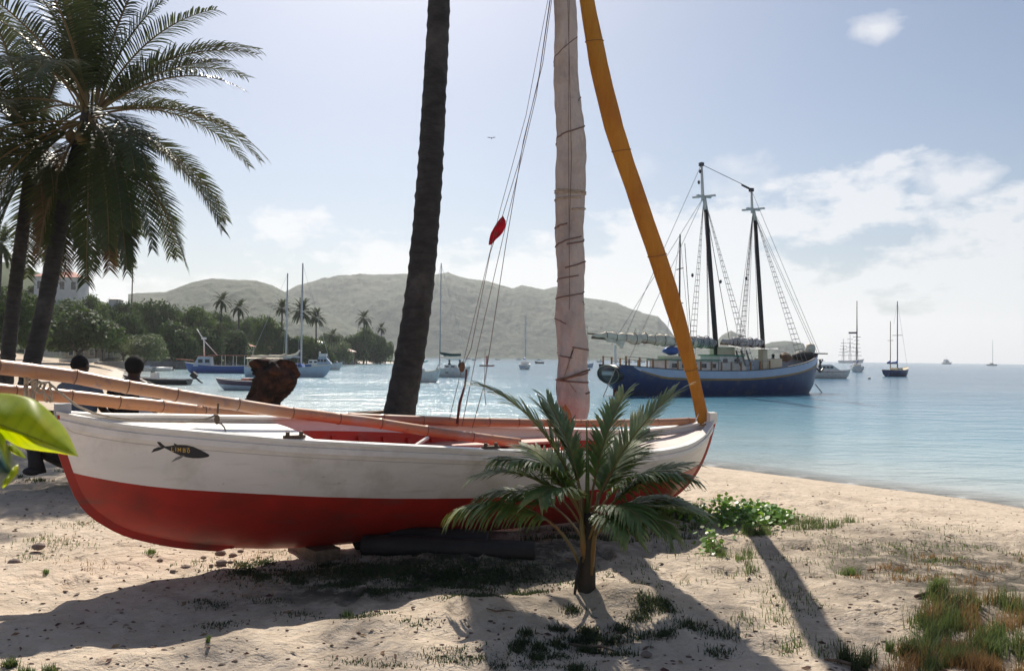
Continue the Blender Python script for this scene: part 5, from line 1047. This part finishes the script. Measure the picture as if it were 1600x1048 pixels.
# ------------------------------------------------------------------ things on the beach
# charred tree stump behind the boat
stp = [(642, 407, 24), (628, 410, 26), (612, 424, 29), (598, 432, 32), (585, 432, 33), (575, 432, 30), (568, 430, 31), (565, 431, 27)]
rows = []; DS = 9.6; n0 = [(700, 408, 30), (670, 405, 28)]+stp
for k in range(61):
    yy = lerp(700, 564.5, k/60); cx_ = np.interp(yy, [q[0] for q in n0][::-1], [q[1] for q in n0][::-1]); r_ = np.interp(yy, [q[0] for q in n0][::-1], [q[2] for q in n0][::-1])/FPX*DS; c0 = P(cx_, yy, DS); row = []
    for j in range(44):
        g = 2*math.pi*j/44; q = r_*(1+.55*float(vnoise(np.array([math.cos(g)*1.8+5]), np.array([math.sin(g)*1.8+k*.11]), 3)[0])+.55*float(vnoise(np.array([math.cos(g)*5+5]), np.array([math.sin(g)*5+k*.3]), 9)[0])); row.append(c0+Vector((math.cos(g)*q, math.sin(g)*q*.8, (.10*float(vnoise(np.array([g*2.2]), np.array([3.]), 4)[0]) if k > 50 else 0))))
    rows.append(row)
c_top = sum(rows[-1], Vector())/44; rows.append([c_top.lerp(p, .6)+Vector((0, 0, .02)) for p in rows[-1]]); rows.append([c_top+Vector((0, 0, -.05))]*44)
single('tree_stump', MB().grid(rows, True), M('charred_stump', (.060, .028, .020), (.016, .012, .011), 5, .9, 1., 9, .08, dirt=(.15, .06, .035), dscale=6, lo=.42, hi=.56), 'thick charred brown tree stump standing behind the boat', 'tree stump')
# dark old rowing boat behind the stern
ob_ = root('rowing_boat', 'old dark rowing boat lying behind the white and red one, two people sitting in it', 'boat', (P(40, 600, 9.4).x, 9.4, 0), rad(14))
h = Hull(4.2, [(0, .45), (.5, .18), (2, .1), (3.6, .2), (4.0, .5), (4.2, .84)], [(0, .86), (1.4, .76), (3, .76), (4.2, .86)], [(0, .35), (1, .62), (2.2, .68), (3.4, .42), (4.2, .02)], 2, 1.7, 26)
part('hull', h.band(lambda x: -9, h.zs, 8), m_tar, ob_, True); part('transom', h.transom(lambda x: -9, h.zs), m_tar, ob_); part('gunwale', h.rail(.06, .03), m_wood, ob_); part('floor_board', h.deck(-.5, .05, 3.6), m_tar, ob_)
for x in (.95, 2.0, 3.0): part('thwart', MB().box((x, 0, .56), (.24, 1.05, .04)), m_wood, ob_)
po = single('mooring_post', MB().tube([P(58, 740, 9.2), P(56, 722, 9.2), P(52, 690, 9.2), P(50, 640, 9.2), P(49, 610, 9.2)], [.10, .075, .07, .07, .065], 10, jit=.05).ball(tuple(P(50, 736, 9.15)), (.11, .08, .05), 8, 6), m_tar, 'short dark wooden post in the shade behind the green leaves', 'post')
# dark skiff at the water edge
sk = root('skiff', 'beached black skiff with a sandy inside, half hidden by the young palm', 'boat', (P(766, 640, 17.2).x, 17.2, -.58), rad(2))
h = Hull(2.9, [(0, .12), (.12, .0), (1.2, -.05), (2.4, 0), (2.9, .3)], [(0, .30), (1.2, .27), (2.9, .42)], [(0, .12), (.5, .42), (1.4, .58), (2.4, .4), (2.9, .02)], 2, 1.6, 22)
part('hull', h.band(lambda x: -9, h.zs, 6), m_tar, sk, True); part('transom', h.transom(lambda x: -9, h.zs), m_tar, sk); part('gunwale', h.rail(.07, .03), m_wood, sk); part('cover', h.deck(-.01, .1, 2.8, .05, camber=.17), M('sand_coloured_tarp', (.36, .29, .19), (.30, .24, .16), 3, .9), sk, True)
# two people sitting in the old boat, seen from behind
m_skin = M('dark_skin', (.075, .042, .028), (.065, .036, .024), 5, .45); m_hair = M('black_hair', (.008, .007, .007), None, rough=.9, bump=.6, scale=20, bscale=90)
def figure(label, head_px, d, seat, turn, lean, shirt, trouser, afro=1.0, trim=None):
    hp = P(*head_px, d); rt = root('person', label, 'person', (hp.x, hp.y, seat), turn); h_ = hp.z-seat; k = h_/.765     # head centre height above the seat
    V = [Vector(q)*k for q in ((0, 0, .08), (0, .02, .28), (lean*.5, .02, .46), (lean, .01, .585), (lean*1.2, -.01, .66), (lean*1.3, -.02, .74), (lean*1.3, -.02, .81),
         (-.19+lean, .01, .54), (-.25+lean, -.06, .30), (-.20+lean, -.26, .20), (.19+lean, .01, .54), (.25+lean, -.06, .30), (.20+lean, -.26, .20), (-.10, -.05, .04), (-.13, -.42, .07), (-.13, -.46, -.34), (-.13, -.58, -.38), (.10, -.05, .04), (.13, -.42, .07), (.13, -.46, -.34), (.13, -.58, -.38))]
    E_ = [(0, 1), (1, 2), (2, 3), (3, 4), (4, 5), (5, 6), (3, 7), (7, 8), (8, 9), (3, 10), (10, 11), (11, 12), (0, 13), (13, 14), (14, 15), (15, 16), (0, 17), (17, 18), (18, 19), (19, 20)]
    R_ = [.14, .125, .145, .12, .060, .085, .07, .062, .045, .032, .062, .045, .032, .095, .07, .045, .035, .095, .07, .045, .035]
    me = bpy.data.meshes.new('body'); me.from_pydata([tuple(v) for v in V], E_, []); me.materials.append(m_skin); o = link('body', me, rt)
    sk_ = o.modifiers.new('skin', 'SKIN'); sd = me.skin_vertices[0].data if me.skin_vertices else None
    if sd is None:
        bm_layer = me.attributes
    for i, r_ in enumerate(R_):
        if sd: sd[i].radius = (r_*k, r_*k*.85)
    if sd: sd[0].use_root = True
    sk_.use_smooth_shade = True; ss = o.modifiers.new('sub', 'SUBSURF'); ss.levels = 2; ss.render_levels = 2
    hc = Vector((lean*1.3, -.025, .768))*k; rr_ = .105*k
    part('head', MB().ball(tuple(hc), (rr_*.80, rr_*.95, rr_*1.18), 16, 12).ball(tuple(hc+Vector((0, -rr_*.98, -.01*k))), (rr_*.14, rr_*.22, rr_*.22), 8, 6).ball(tuple(hc+Vector((-rr_*.82, 0, 0))), (rr_*.1, rr_*.2, rr_*.28), 8, 6).ball(tuple(hc+Vector((rr_*.82, 0, 0))), (rr_*.1, rr_*.2, rr_*.28), 8, 6), m_skin, rt, True)
    part('hair', MB().ball(tuple(hc+Vector((0, .018*k, .032*k))), (rr_*.90*afro, rr_*.98*afro, rr_*1.0*afro), 22, 16, .045), m_hair, rt, True)
    def torso(off, z0, z1, m_, nm):
        mb = MB(); rows = []
        for i in range(11):
            t = i/10; zz = lerp(z0, z1, t); w_ = np.interp(zz, [0, .25, .45, .56, .62], [.165, .15, .20, .185, .085])+off; dp_ = np.interp(zz, [0, .25, .45, .56, .62], [.13, .12, .135, .11, .075])+off; cx_ = np.interp(zz, [.08, .28, .46, .585], [0, 0, lean*.5, lean])
            rows.append([Vector((cx_+math.cos(g)*w_*(1+.02*math.sin(5*g+i)), .01+math.sin(g)*dp_, zz))*k for g in [2*math.pi*j/24 for j in range(24)]])
        return part(nm, mb.grid(rows, True), m_, rt, True)
    torso(.012, .02, .60, shirt, 'shirt')
    for s in (-1, 1): part('sleeve', MB().tube([Vector((s*.13+lean, .01, .555))*k, Vector((s*.20+lean, 0, .52))*k, Vector((s*.245+lean, -.04, .38))*k], [.07*k, .075*k, .062*k], 12), shirt, rt, True)
    for s in (-1, 1): part('trouser_leg', MB().tube([Vector((s*.07, .03, .06))*k, Vector((s*.13, -.4, .08))*k, Vector((s*.13, -.46, -.05))*k, Vector((s*.13, -.46, -.26))*k], [.11*k, .09*k, .075*k, .065*k], 12), trouser, rt, True)
    if trim:
        part('shirt_back_panel', MB().grid([[Vector((lean+math.cos(g)*(.22), math.sin(g)*.17, zz))*k for g in [rad(a) for a in (115, 135, 155, 175, 195, 215)]] for zz in (.15, .25, .35, .45, .55)]), trim, rt, True)
    return rt
m_den = M('grey_blue_shirt', (.12, .15, .20), (.10, .12, .16), 6, .85); m_blk = M('black_vest', (.015, .015, .018), None, rough=.85); m_wht = M('white_shirt', (.62, .62, .66), None, rough=.85); m_trs = M('dark_trousers', (.03, .03, .04), None, rough=.9)
def bw(x): return Vector((ob_.location.x, ob_.location.y, 0))+Matrix.Rotation(rad(14), 3, 'Z') @ Vector((x, 0, 0))
figure('person with short black hair in a grey-blue shirt behind the bamboo poles', (131, 573), bw(.95).y, .60, rad(168), .05, m_den, m_trs, .92)
figure('person with bushy hair in a black and white top behind the bamboo poles', (206, 575), bw(2.0).y, .60, rad(196), -.02, m_blk, m_trs, 1.12, m_wht)
# low things on the left beach
lb = P(90, 572, 95); tag_ = root('beached_canoe', 'thin pale canoe lying on the sand below the white fence', 'boat', (P(92, 572, 98).x, 98, hz(P(92, 572, 98).x, 98)+.12), rad(-8)); yhull(tag_, 5.5, .9, .35, m_white, m_tar, .1, .1, .1)
# ------------------------------------------------------------------ young palm in front
sb = G(916, 934, 0); sb.z = hz(sb.x, sb.y)-.02
sp_ = root('young_coconut_palm', 'young coconut palm with splayed green fronds growing in the sand before the boat', 'palm tree', sb)
part('stem', MB().tube([(0, 0, -.05), (0, 0, .05), (.01, 0, .18), (.015, 0, .34), (.01, 0, .52)], [.075, .062, .05, .042, .03], 14, jit=.09), M('young_palm_base', (.06, .045, .03), (.035, .03, .022), 9, .9, .6, 30, .01), sp_, True)
def sfrond(base_z, az, e0, e1, L, ll, n=40, start=.30, seed=0, mat=None, droop=.6, fold=.45, w=.022, pw=1.4, bx=0., by=0.):
    rc, V, F = frond(L*(.98 if e1 > 10 else .84), e0, e1, ll*(1.1 if e1 > 10 else .98), n, droop, fold, w, seed, pw, start, 4, .5); o = link('frond', npmesh('frond', V, F, mat or m_sapl), sp_, (bx, by, base_z)); o.rotation_euler = (0, 0, rad(az)); link('midrib', mesh(rc, m_ribs, True, 'midrib'), o); return o
m_ribs = M('orange_green_midrib', (.22, .115, .035), (.14, .12, .04), 5, .45)
# azimuth 0 = towards picture right, 90 = away, 180 = left, 270 = towards the camera
sfrond(.42, 172, 74, 18, 1.28, .40, seed=1, droop=.7, start=.34)      # high left
sfrond(.36, 186, 62, -22, 1.10, .40, seed=2, start=.36)                 # left
sfrond(.10, 190, 76, -22, 1.30, .44, seed=3, pw=1.0, start=.42, droop=1.5, fold=.05, bx=-.03)   # low arch to the left
sfrond(.42, 10, 68, 38, 1.12, .38, seed=4, droop=.4, start=.36)       # high right
sfrond(.36, -6, 56, 8, 1.02, .38, seed=5, start=.34)                   # right
sfrond(.32, -16, 46, -22, .98, .38, seed=6, start=.34)                    # lower right
sfrond(.26, -38, 62, -48, .90, .36, seed=7, droop=.9, start=.42)     # drooping right
sfrond(.42, 20, 82, 60, .95, .32, seed=8, droop=.6, start=.36)
sfrond(.42, 155, 80, 56, .92, .32, seed=25, droop=.6, start=.36)
sfrond(.38, 212, 70, 0, 1.0, .40, seed=26, droop=1.1, start=.36)
sfrond(.38, -28, 66, -5, .95, .40, seed=27, droop=1.1, start=.36)
sfrond(.30, 180, 58, -30, 1.05, .42, seed=28, droop=1.3, start=.38)
sfrond(.30, 2, 54, -30, 1.0, .40, seed=29, droop=1.2, start=.38)         # centre upright
sfrond(.34, 235, 70, -28, .95, .36, seed=10, droop=.9, start=.42)
sfrond(.30, 300, 68, -42, .88, .36, seed=11, droop=1.0, start=.44)
sfrond(.38, 140, 66, 8, 1.0, .36, seed=12, start=.36)
sfrond(.38, 45, 64, 5, 1.0, .36, seed=13, start=.36)
sfrond(.42, 160, 80, 48, .90, .34, seed=14, start=.36, droop=.4)
sfrond(.30, 172, 60, -50, .95, .36, seed=15, start=.4, droop=.9)
sfrond(.40, 200, 66, -5, 1.05, .42, seed=21, droop=1.2, start=.36)
sfrond(.36, -12, 60, -8, 1.0, .42, seed=22, droop=1.2, start=.36)
sfrond(.40, 40, 66, 12, .95, .36, seed=23, start=.36)
sfrond(.30, -70, 58, -40, .85, .36, seed=24, droop=1.1, start=.44)
part('new_spear', MB().tube([(0, 0, .45), (.0, 0, .85), (-.01, 0, 1.12)], [.018, .012, .003], 6), m_sapl, sp_, True)
part('leaf_sheath', MB().tube([(.0, .0, .1), (-.03, -.03, .35), (-.05, -.05, .62)], [.03, .02, .010], 8), m_ribs, sp_, True)
part('leaf_sheath', MB().tube([(.02, -.03, .12), (.05, -.03, .4), (.07, -.02, .66)], [.024, .016, .009], 8), m_ribs, sp_, True)
part('dead_fibre', MB().tube([(-.04, -.04, .24), (-.065, -.05, .1), (-.085, -.06, -.02)], [.01, .014, .008], 6, jit=.3), m_tar, sp_, True)
0 and part('dead_fibre', MB().tube([(.04, -.03, .2), (.085, -.04, .17), (.08, -.05, .10)], [.01, .014, .006], 6, jit=.3), m_tar, sp_, True)
# ------------------------------------------------------------------ big leaves in the corner
m_leafn, nt, b, out = newmat('sea_almond_leaf')
uvn = nt.nodes.new('ShaderNodeAttribute'); uvn.attribute_name = 'vein'; un = nt.nodes.new('ShaderNodeAttribute'); un.attribute_name = 'age'
c = mixrgb(nt, ramp(nt, noise(nt, 18, 5), .35, .7), (.34, .42, .03), (.44, .46, .03)); c = mixrgb(nt, un.outputs['Fac'], c, (.10, .20, .02)); c = mixrgb(nt, uvn.outputs['Fac'], c, (.10, .13, .02))
nt.links.new(c, b.inputs['Base Color']); b.inputs['Roughness'].default_value = .4
tr_ = nt.nodes.new('ShaderNodeBsdfTranslucent'); c2 = mixrgb(nt, 1.0, c, (1.9, 1.75, .9), 'MULTIPLY'); nt.links.new(c2, tr_.inputs[0]); mx = nt.nodes.new('ShaderNodeMixShader'); mx.inputs[0].default_value = .7
nt.links.new(b.outputs[0], mx.inputs[1]); nt.links.new(tr_.outputs[0], mx.inputs[2]); nt.links.new(mx.outputs[0], out.inputs[0])
m_leafd = M('dark_blue_green_leaf', (.012, .045, .04), (.02, .06, .05), 8, .35, .3, 40, .003, transl=.06, tcol=(.3, .4, .03))
def bigleaf(par, upper, lower, a, b_, mat, name='leaf', bend=.05, d=1.25, curl=0., veins=9):
    """outline given as upper / lower edge points from stalk to tip, each a picture point at about d metres"""
    n = 60; m = 16; U = crv(upper); Lw = crv(lower); mb = MB(); vein = []; age = []; rows = []
    for i in range(n+1):
        x = lerp(a[0], b_[0], i/n); mid = lerp(a[1], b_[1], i/n); row = []
        for sd in range(-m, m+1):
            t = abs(sd)/m; edge = U(x) if sd < 0 else Lw(x); y = lerp(mid, edge, t); dd = d+bend*t*t+.04*(i/n)**2+.002*math.sin(i*.25+t*2)
            row.append(P(x, y, dd)-Vector(par.location)); f = (i/n*veins-t*1.6) % 1.0; vn = max(math.exp(-(min(f, 1-f)*(n/veins)/.5)**2)*.35*(1-.6*t), math.exp(-(t*m/.55)**2)*.7); vein.append(vn); age.append((1-i/n)*.45*t if sd < 0 else .0)
        rows.append(row)
    o = part(name, mb.grid(rows), mat, par, True)
    for nm, vv in (('vein', vein), ('age', age)):
        at_ = o.data.attributes.new(nm, 'FLOAT', 'POINT'); at_.data.foreach_set('value', np.array(vv, np.float32))
    o.modifiers.new('thick', 'SOLIDIFY').thickness = .0006; return o
g0 = P(-60, 1010, 1.3); lp = root('almond_seedling', 'broad-leaved plant with a bright backlit yellow-green leaf poking in at the corner', 'plant', (g0.x, g0.y, hz(g0.x, g0.y)))
bigleaf(lp, [(-60, 640), (-30, 620), (0, 614), (30, 617), (60, 628), (85, 650), (105, 675), (117, 700), (122, 712)], [(-60, 668), (-20, 672), (5, 684), (30, 698), (60, 704), (92, 708), (110, 711), (122, 713)], (-60, 640), (122, 712), m_leafn)
bigleaf(lp, [(-50, 650), (-20, 655), (2, 672), (14, 700), (24, 725), (28, 742)], [(-50, 770), (-20, 765), (2, 762), (14, 756), (24, 750), (28, 744)], (-50, 715), (28, 743), m_leafd, bend=.10, d=1.18)
bigleaf(lp, [(10, 696), (18, 694), (28, 700), (36, 708), (41, 715)], [(10, 698), (18, 706), (28, 712), (36, 715), (41, 716)], (10, 697), (41, 716), m_leafn, bend=.01, d=1.3, veins=4)
bigleaf(lp, [(4, 752), (12, 742), (20, 730), (29, 724)], [(4, 763), (12, 757), (20, 748), (29, 738)], (4, 758), (29, 730), m_leafn, bend=.01, d=1.17, veins=4)
lo_ = Vector(lp.location)
part('stem', MB().tube([Vector((0, 0, 0)), P(-70, 850, 1.28)-lo_, P(-62, 720, 1.26)-lo_, P(-58, 655, 1.25)-lo_], [.012, .010, .008, .004], 8), m_wood, lp, True)
part('leaf_stalk', MB().tube([P(-62, 730, 1.26)-lo_, P(-20, 705, 1.25)-lo_, P(11, 697, 1.29)-lo_], [.005, .004, .002], 6), m_ribs, lp, True)
part('leaf_stalk', MB().tube([P(-62, 760, 1.24)-lo_, P(-52, 715, 1.18)-lo_], [.005, .004], 6), m_ribs, lp, True)
# ------------------------------------------------------------------ ground plants
m_gr = M('green_grass', (.06, .095, .03), (.09, .12, .04), 1.5, .6, transl=.3, tcol=(.18, .24, .07), island=.4); m_gd = M('dry_grass', (.28, .17, .07), (.20, .13, .06), 1.5, .7, transl=.25, tcol=(.42, .24, .09), island=.35)
m_gk = M('dark_weed', (.035, .05, .022), (.05, .06, .03), 2, .7, transl=.2, tcol=(.12, .18, .04), island=.4)
def blades(pts, hts, w, mat, name, lean=.5, seed=0, segs=2):
    rg_ = np.random.RandomState(seed); n = len(pts); pts = np.asarray(pts, float); hts = np.asarray(hts, float)
    a = rg_.rand(n)*2*np.pi; d = np.stack([np.cos(a), np.sin(a), np.zeros(n)], 1); s = np.stack([-d[:, 1], d[:, 0], np.zeros(n)], 1); l = rg_.uniform(.15, 1, n)*lean; V = []
    for k in range(segs+1):
        t = k/segs; c_ = pts+np.stack([np.zeros(n), np.zeros(n), hts*t*(1-.25*l*t)], 1)+d*(hts*l*t*t)[:, None]; ww = (w*(1-t*.92)/2*rg_.uniform(.7, 1.3, n))[:, None]; V += [c_-s*ww, c_+s*ww]
    V = np.stack(V, 1).reshape(-1, 3); base = np.arange(n)[:, None]*(2*(segs+1)); f = np.concatenate([base+np.array([[2*k, 2*k+1, 2*k+3, 2*k+2]]) for k in range(segs)]); return npmesh(name, V, f, mat)
def scatter(cx_, cy_, rx, ry, n, seed, clump=0):        # picture ellipse on the ground -> ground points
    rg_ = np.random.RandomState(seed); out_ = []
    cl = [(rg_.uniform(-1, 1), rg_.uniform(-1, 1)) for _ in range(clump)] if clump else None
    for i in range(n):
        if cl: c_ = cl[rg_.randint(len(cl))]; u, v = c_[0]+rg_.normal()*.10, c_[1]+rg_.normal()*.10
        else: u, v = rg_.normal(size=2)*.5
        g = G(cx_+u*rx, min(cy_+v*ry, 1200), 0.); out_.append((g.x, g.y))
    xy = np.array(out_); zz = height(xy[:, 0], xy[:, 1]); return np.stack([xy[:, 0], xy[:, 1], zz-.005], 1)
def patch(name, cx_, cy_, rx, ry, n, ht, w, mat, seed, clump=0, lean=.6, label=None, cat=None, kind='stuff', group=None):
    p = scatter(cx_, cy_, rx, ry, n, seed, clump); h_ = np.random.RandomState(seed+1).uniform(.35, 1, n)*ht; me = blades(p, h_, w, mat, name, lean, seed)
    o = tag(link(name, me), label, cat, group, kind); return o
patch('grass', 1570, 985, 130, 50, 5200, .15, .006, m_gr, 1, 30); patch('grass', 1510, 1040, 150, 40, 4200, .12, .005, m_gd, 2, 30); patch('grass', 1560, 960, 110, 30, 1300, .16, .005, m_gd, 3, 16)
patch('grass', 1390, 1025, 70, 30, 1200, .14, .006, m_gk, 4, 9); patch('grass', 1250, 815, 100, 14, 1500, .12, .007, m_gr, 5, 14); patch('grass', 1330, 850, 260, 40, 900, .06, .007, m_gr, 6, 26); patch('grass', 1480, 880, 160, 26, 900, .06, .008, m_gd, 7, 20)
patch('grass', 1120, 850, 70, 36, 500, .10, .008, m_gr, 8, 7); patch('grass', 1040, 800, 60, 16, 900, .14, .008, m_gk, 9, 8); patch('grass', 1530, 850, 150, 14, 500, .05, .01, m_gr, 31, 12)
patch('weeds', 640, 893, 240, 20, 9000, .035, .014, m_gk, 41, 0, 1.2); patch('weeds', 690, 915, 170, 26, 5200, .028, .012, m_gk, 10, 14, .9); patch('weeds', 470, 895, 90, 26, 3600, .028, .012, m_gk, 11, 9, .9); patch('weeds', 960, 975, 90, 26, 3000, .045, .009, m_gk, 12, 16, 1.1); patch('weeds', 520, 945, 200, 34, 1400, .028, .010, m_gk, 13, 10, .9)
patch('weeds', 700, 1035, 220, 26, 2200, .03, .008, m_gk, 14, 20, 1.1); patch('weeds', 870, 1015, 70, 26, 1500, .05, .007, m_gk, 15, 9, 1.); patch('weeds', 1060, 1010, 160, 40, 1000, .05, .008, m_gk, 16, 9, .8); patch('weeds', 1150, 900, 160, 60, 500, .05, .008, m_gr, 17, 8, .8)
patch('weeds', 300, 870, 260, 50, 700, .045, .007, m_gd, 18, 12, .9); patch('weeds', 230, 850, 220, 40, 600, .05, .007, m_gr, 19, 9, .9); patch('weeds', 30, 1040, 60, 14, 600, .06, .008, m_gr, 20, 4, .9); patch('weeds', 60, 745, 110, 10, 900, .06, .012, m_gk, 21, 8, .9); patch('weeds', 1320, 960, 160, 60, 600, .07, .007, m_gr, 22, 9)
patch('weeds', 850, 830, 260, 14, 1500, .08, .01, m_gk, 32, 14, .9)
m_gtuft = M('grass_tuft_green', (.06, .11, .04), (.09, .14, .05), 3, .6, transl=.3, tcol=(.18, .26, .06), island=.35)
for lab, x, y, rx, n, ht in (('upright green grass tuft standing alone on the bare sand at right', 1466, 934, 16, 260, .20), ('thin grass tuft between the leaning sail shadow and the lone tuft', 1328, 884, 18, 120, .11), ('spindly dry weed beside the lone grass tuft', 1392, 1000, 10, 50, .14), ('small tuft of grass on the sunlit ridge left of the young palm', 543, 957, 8, 60, .06),
    ('bright green sprig catching the sun on the edge of the boat shadow', 325, 1008, 3, 60, .05), ('grass tuft below the red stern of the boat', 236, 866, 10, 120, .045), ('grass tuft left of the scattered stones', 72, 893, 5, 120, .035)):
    p = scatter(x, y, rx, 3, n, x); h_ = np.random.RandomState(x).uniform(.4, 1, n)*ht; me = blades(p, h_, .007, m_gtuft, 'grass_tuft', .5, x); o_ = p.mean(0)
    co = np.empty(len(me.vertices)*3, np.float32); me.vertices.foreach_get('co', co); co = co.reshape(-1, 3)-o_; me.vertices.foreach_set('co', co.ravel().astype(np.float32)); tag(link('grass_tuft', me, None, Vector(o_)), lab, 'grass tuft')
# creeping beach vine with round leaves
m_vine = M('beach_vine_leaf', (.07, .17, .02), (.10, .21, .03), 3, .4, transl=.35, tcol=(.30, .50, .05), island=.35)
rgv = np.random.RandomState(5); V = []; F = []
for cx_, cy_, rx, ry, n in ((1150, 800, 95, 20, 900), (1185, 800, 55, 14, 500), (1110, 850, 30, 12, 60), (1060, 795, 60, 12, 300)):
    p = scatter(cx_, cy_, rx, ry, n, int(cx_), 0)
    for q in p:
        up = rgv.uniform(.03, .17)*math.exp(-((q[0]-p[:, 0].mean())/(p[:, 0].std()*1.6))**2); c_ = Vector(q)+Vector((0, 0, up)); nr_ = Vector((rgv.normal()*.5, rgv.normal()*.5-.3, 1)).normalized(); a = nr_.orthogonal().normalized(); b2 = nr_.cross(a); r_ = rgv.uniform(.016, .034); ph = rgv.rand()*6.3; b0 = len(V)
        for j in range(6): g = ph+j*math.pi/3; V.append(tuple(c_+a*math.cos(g)*r_+b2*math.sin(g)*r_*(.9 if j else .5)))
        F.append(tuple(range(b0, b0+6)))
me = bpy.data.meshes.new('beach_vine'); me.from_pydata(V, [], F); me.materials.append(m_vine); me.update(); tag(link('beach_vine', me), kind='stuff')
# stones, twigs, driftwood
m_stone = M('beach_stone', (.22, .17, .14), (.14, .11, .10), 6, .85, .5, 40, .01)
rgp = random.Random(8)
stones = [(344, 866, 9), (364, 869, 7), (346, 881, 9), (360, 880, 6), (290, 889, 9), (306, 886, 5), (60, 856, 10), (22, 880, 9), (250, 876, 5), (318, 872, 5), (330, 884, 4), (376, 862, 5), (270, 893, 5), (150, 866, 4), (1010, 1024, 9)]
for x, y, s in stones:
    g = G(x, y, 0); zz = hz(g.x, g.y); r_ = s/FPX*g.y; g = G(x, y, zz); single('beach_stone', MB().ball((g.x, g.y, g.z+r_*.25), (r_, r_*.8, r_*.55), 10, 7, .14), m_stone, 'one of the small brown stones scattered on the sunlit sand', 'stone', 'small stones on the sand')
pbm = MB()
for i in range(1700):
    x = rgp.uniform(-20, 1620); y = rgp.uniform(790, 1045) if rgp.random() < .6 else rgp.uniform(745, 860)
    g = G(x, y, 0)
    if shore_dist(np.array([g.x]), np.array([g.y]))[0] < .8: continue
    zz = hz(g.x, g.y); g = G(x, y, zz); r_ = rgp.uniform(.003, .011); pbm.ball((g.x, g.y, hz(g.x, g.y)+r_*.2), (r_*rgp.uniform(.8, 2), r_, r_*.6), 5, 4, .2)
single('pebbles', pbm, M('bits_of_debris', (.16, .10, .07), (.26, .2, .15), 2, .9, island=.5), None, None, kind='stuff')
def twig(label, pts, r, name='driftwood', cat='driftwood'):
    q = [G(x, y, 0) for x, y in pts]; q = [Vector((g.x, g.y, hz(g.x, g.y)+r*.8+dz)) for g, dz in zip(q, [0, .01, .02, .01, 0, 0])]; single(name, MB().tube(q, [r*.6]+[r]*(len(q)-2)+[r*.4], 7, jit=.15), m_wood, label, cat)
twig('curved grey stick lying right of the young palm base', [(890, 993), (915, 996), (940, 1000), (960, 1008)], .010)
twig('short straight stick at the edge of the dark shadow, lower right', [(1288, 1018), (1310, 1024), (1335, 1030), (1360, 1040)], .010)
twig('gnarled root fragment beside the lone grass tuft', [(1430, 935), (1450, 930), (1475, 936), (1500, 950)], .018)
twig('thin dark twig on the shaded sand near the low weeds', [(760, 962), (775, 965), (790, 964), (805, 963)], .006)
twig('small dark wood chip on the sand beyond the tall sail shadow', [(1355, 880), (1362, 881), (1368, 882)], .010)

# dry leaf litter blown over the sand
m_dry = M('dry_leaf_litter', (.20, .11, .06), (.10, .06, .04), 3, .9, island=.5); V = []; F = []; rgl = random.Random(21)
for i in range(420):
    x = rgl.uniform(-20, 1620); y = rgl.uniform(800, 1046) if rgl.random() < .55 else rgl.uniform(750, 850); g = G(x, y, 0)
    if shore_dist(np.array([g.x]), np.array([g.y]))[0] < 2: continue
    zz = hz(g.x, g.y); a = rgl.uniform(0, 6.3); l = rgl.uniform(.012, .035); w_ = l*rgl.uniform(.2, .5); u = Vector((math.cos(a), math.sin(a), rgl.uniform(-.2, .3))); v = Vector((-math.sin(a), math.cos(a), rgl.uniform(-.2, .4))); c0 = Vector((g.x, g.y, zz+.006)); b0 = len(V)
    V += [tuple(c0-u*l), tuple(c0+v*w_+Vector((0, 0, .006))), tuple(c0+u*l), tuple(c0-v*w_)]; F.append((b0, b0+1, b0+2, b0+3))
me = bpy.data.meshes.new('fallen_leaves'); me.from_pydata(V, [], F); me.materials.append(m_dry); tag(link('fallen_leaves', me), kind='stuff')
